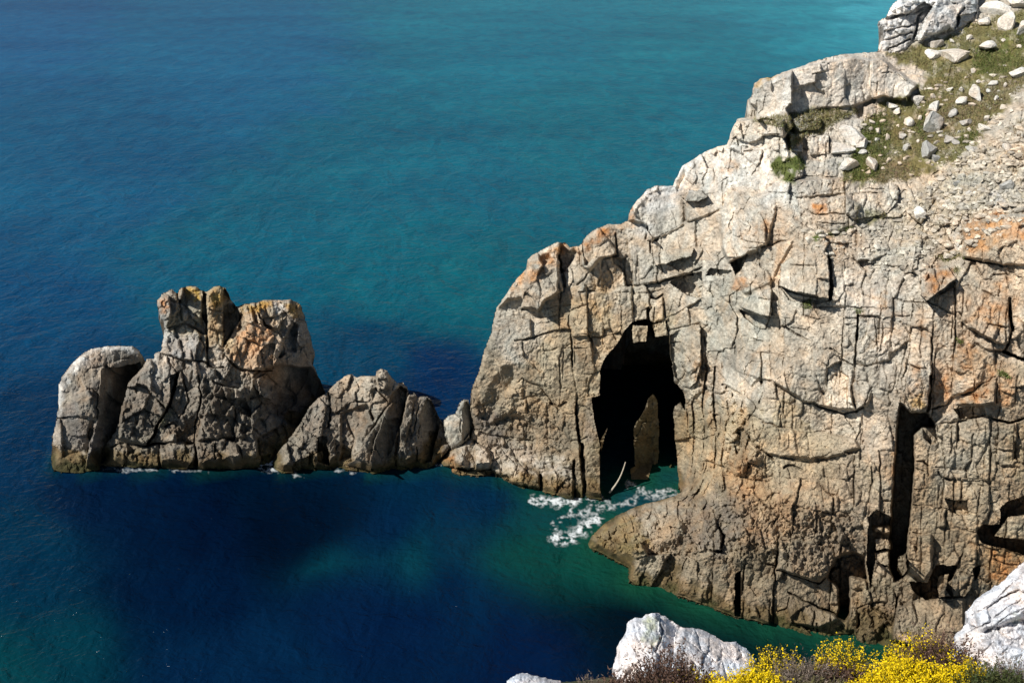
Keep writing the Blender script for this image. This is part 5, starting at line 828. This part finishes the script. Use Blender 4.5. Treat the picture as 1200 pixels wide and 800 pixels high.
def near_at(px, py):
    """where the near ground or rock lies under a pixel, as a point"""
    return surf(gr, px, max(py, 784))
def plant(name, label, cat, group, px, top, base, w, kinds, seed, n=900, lean=0.0):
    """an upright or domed shrub: shoots spread from a root patch; kinds = list of colours and flower share"""
    rg = np.random.default_rng(seed); root = near_at(px, base); m = np.linalg.norm(root - CAM) / F
    R0 = w * m * .5; H = max(.12, (base - top) * m * 1.12 - .36 * R0); R = w * m * .5
    o = empty(name, root); tag(o, label, cat, group)
    a = rg.uniform(0, 2 * math.pi, n); r = np.sqrt(rg.uniform(0, 1, n)); lump = 1 + .22 * np.sin(a * 3 + seed) * r + .15 * np.sin(a * 7 + 2 * seed)
    bx, by = np.cos(a) * r * R * .75, np.sin(a) * r * R * .45
    h = H * np.sqrt(np.clip(1 - r * r * .8, .05, 1)) * rg.uniform(.55, 1.0, n) * np.minimum(lump, 1.08)
    Bp = root + np.stack([bx, by, -.04 + 0 * bx], 1); D = np.stack([bx / R * .55 + rg.standard_normal(n) * .2 + lean, by / R * .5 + rg.standard_normal(n) * .2, np.ones(n)], 1)
    D /= np.linalg.norm(D, axis=1)[:, None]
    st, fo, fl, density, size = kinds['stem'], kinds['leaf'], kinds.get('flower'), kinds.get('density', 12), kinds.get('size', .018)
    soup('stems', tri_mesh(Bp, D, h, rg.uniform(.004, .008, n), rg), NG(st) * rg.uniform(.6, 1.3, (n, 1)), o)
    k = rg.integers(0, n, n * density); t = rg.uniform(kinds.get('from', .3), 1.0, n * density); P = Bp[k] + D[k] * (h[k] * t)[:, None] + rg.standard_normal((len(k), 3)) * .008
    dd = D[k] * .8 + rg.standard_normal((len(k), 3)) * .7; L = rg.uniform(.5, 1.5, len(k)) * size; c1 = NG(fo); c2 = NG(kinds.get('leaf2', fo)); q = rg.uniform(0, 1, (len(k), 1)) ** 1.5
    soup('foliage', tri_mesh(P, dd, L, L * kinds.get('slim', .35), rg), (c1 * (1 - q) + c2 * q) * rg.uniform(.6, 1.35, (len(k), 1)), o)
    if fl:
        per = kinds['flowers']; on = np.nonzero(rg.uniform(0, 1, n) < kinds.get('share', 1))[0]
        k = np.repeat(on, int(per)); t = 1.0 - np.abs(rg.standard_normal(len(k))) * kinds.get('fdown', .10); P = Bp[k] + D[k] * (h[k] * t)[:, None] + rg.standard_normal((len(k), 3)) * .022
        soup('flowers', quad_mesh(P, rg.uniform(.012, .023, len(k)), rg), NG(fl) * rg.uniform(.6, 1.15, (len(k), 1)) * [1, 1, .6], o)
    return o
YEL = (.78, .56, .012)
GORSE = dict(stem=(.06, .07, .02), leaf=(.055, .085, .018), leaf2=(.12, .12, .03), flower=YEL, flowers=34, density=16, size=.028)
GSPARSE = dict(stem=(.09, .07, .04), leaf=(.07, .085, .025), leaf2=(.14, .11, .05), flower=YEL, flowers=14, share=.3, density=14, size=.026)
HEATH = dict(stem=(.07, .045, .03), leaf=(.075, .043, .032), leaf2=(.15, .09, .062), density=22, size=.030, slim=.45)
DRY = dict(stem=(.16, .125, .10), leaf=(.15, .115, .085), leaf2=(.21, .17, .14), density=16, size=.032, slim=.28)
GREEN = dict(stem=(.05, .05, .02), leaf=(.035, .055, .016), leaf2=(.10, .10, .035), density=18, size=.036, slim=.3)
GG, HG, TG = 'gorse in flower on the near cliff edge', 'heather on the near cliff edge', 'green heath shrubs on the near cliff edge'
for i, a in enumerate([
 ('heather_bush', 'brown heather bush rising to a point in front of the white ridge rock', 'heather', HG, 783, 738, 832, 104, HEATH, 900),
 ('heather_bush', 'low brown heather at the left end of the white ridge rock', 'heather', HG, 724, 776, 834, 92, HEATH, 700),
 ('heather_bush', 'dark purplish heather against the left side of the big white rock', 'heather', HG, 1096, 726, 812, 58, HEATH, 750),
 ('heather_bush', 'brown heather between the two yellow gorse mounds, below the dry grey one', 'heather', HG, 972, 764, 822, 80, HEATH, 650),
 ('dry_shrub', 'grey-brown dry twiggy shrub between the two gorse mounds', 'shrub', HG, 940, 752, 822, 74, DRY, 800),
 ('dry_shrub', 'grey dead twigs in front of the big white rock in the right corner', 'shrub', HG, 1188, 755, 826, 56, DRY, 600),
 ('dry_shrub', 'thin dry twigs at the far left end of the heather above the water', 'shrub', HG, 690, 782, 832, 34, DRY, 160),
 ('gorse_bush', 'wide dense mound of yellow gorse left of the big white rock', 'gorse', GG, 1062, 762, 836, 126, GORSE, 1600),
 ('gorse_bush', 'low yellow gorse mound below the right end of the white ridge rock', 'gorse', GG, 880, 774, 838, 118, GORSE, 1300),
 ('gorse_bush', 'sparse yellow sprigs of gorse between heather and the ridge rock', 'gorse', GG, 812, 776, 828, 50, dict(GSPARSE, share=.6), 420),
 ('gorse_bush', 'upright green gorse sprig with few flowers left of the dry shrub', 'gorse', GG, 904, 746, 808, 40, GSPARSE, 420),
 ('gorse_bush', 'tall half-bare gorse sprig with yellow tips right of the dry shrub', 'gorse', GG, 984, 738, 808, 40, dict(GSPARSE, share=.5), 420),
 ('gorse_bush', 'tall yellow-tipped gorse sprig rising beside the dark purplish heather', 'gorse', GG, 1074, 735, 806, 32, dict(GSPARSE, share=.6, flowers=16), 320),
 ('gorse_bush', 'small lone gorse sprig with a yellow head between the two taller sprigs', 'gorse', GG, 1050, 746, 785, 20, dict(GSPARSE, share=.7), 150),
 ('gorse_bush', 'round yellow gorse clump touching the foot of the big white rock', 'gorse', GG, 1120, 766, 826, 30, GORSE, 320),
 ('heath_shrub', 'dark green shrub at the bottom right below the big white rock', 'shrub', TG, 1160, 766, 836, 88, GREEN, 1000),
 ('heath_shrub', 'olive tussock at the bottom between the two gorse mounds', 'shrub', TG, 958, 780, 840, 96, dict(GREEN, leaf=(.075, .07, .025), leaf2=(.15, .13, .06)), 900),
 ('heath_shrub', 'olive brown growth at the bottom edge under the pointed heather', 'shrub', TG, 768, 786, 842, 116, dict(GREEN, leaf=(.07, .06, .025), leaf2=(.15, .12, .06)), 800),
]):
    plant(*a[:9], 600 + i, n=a[9])
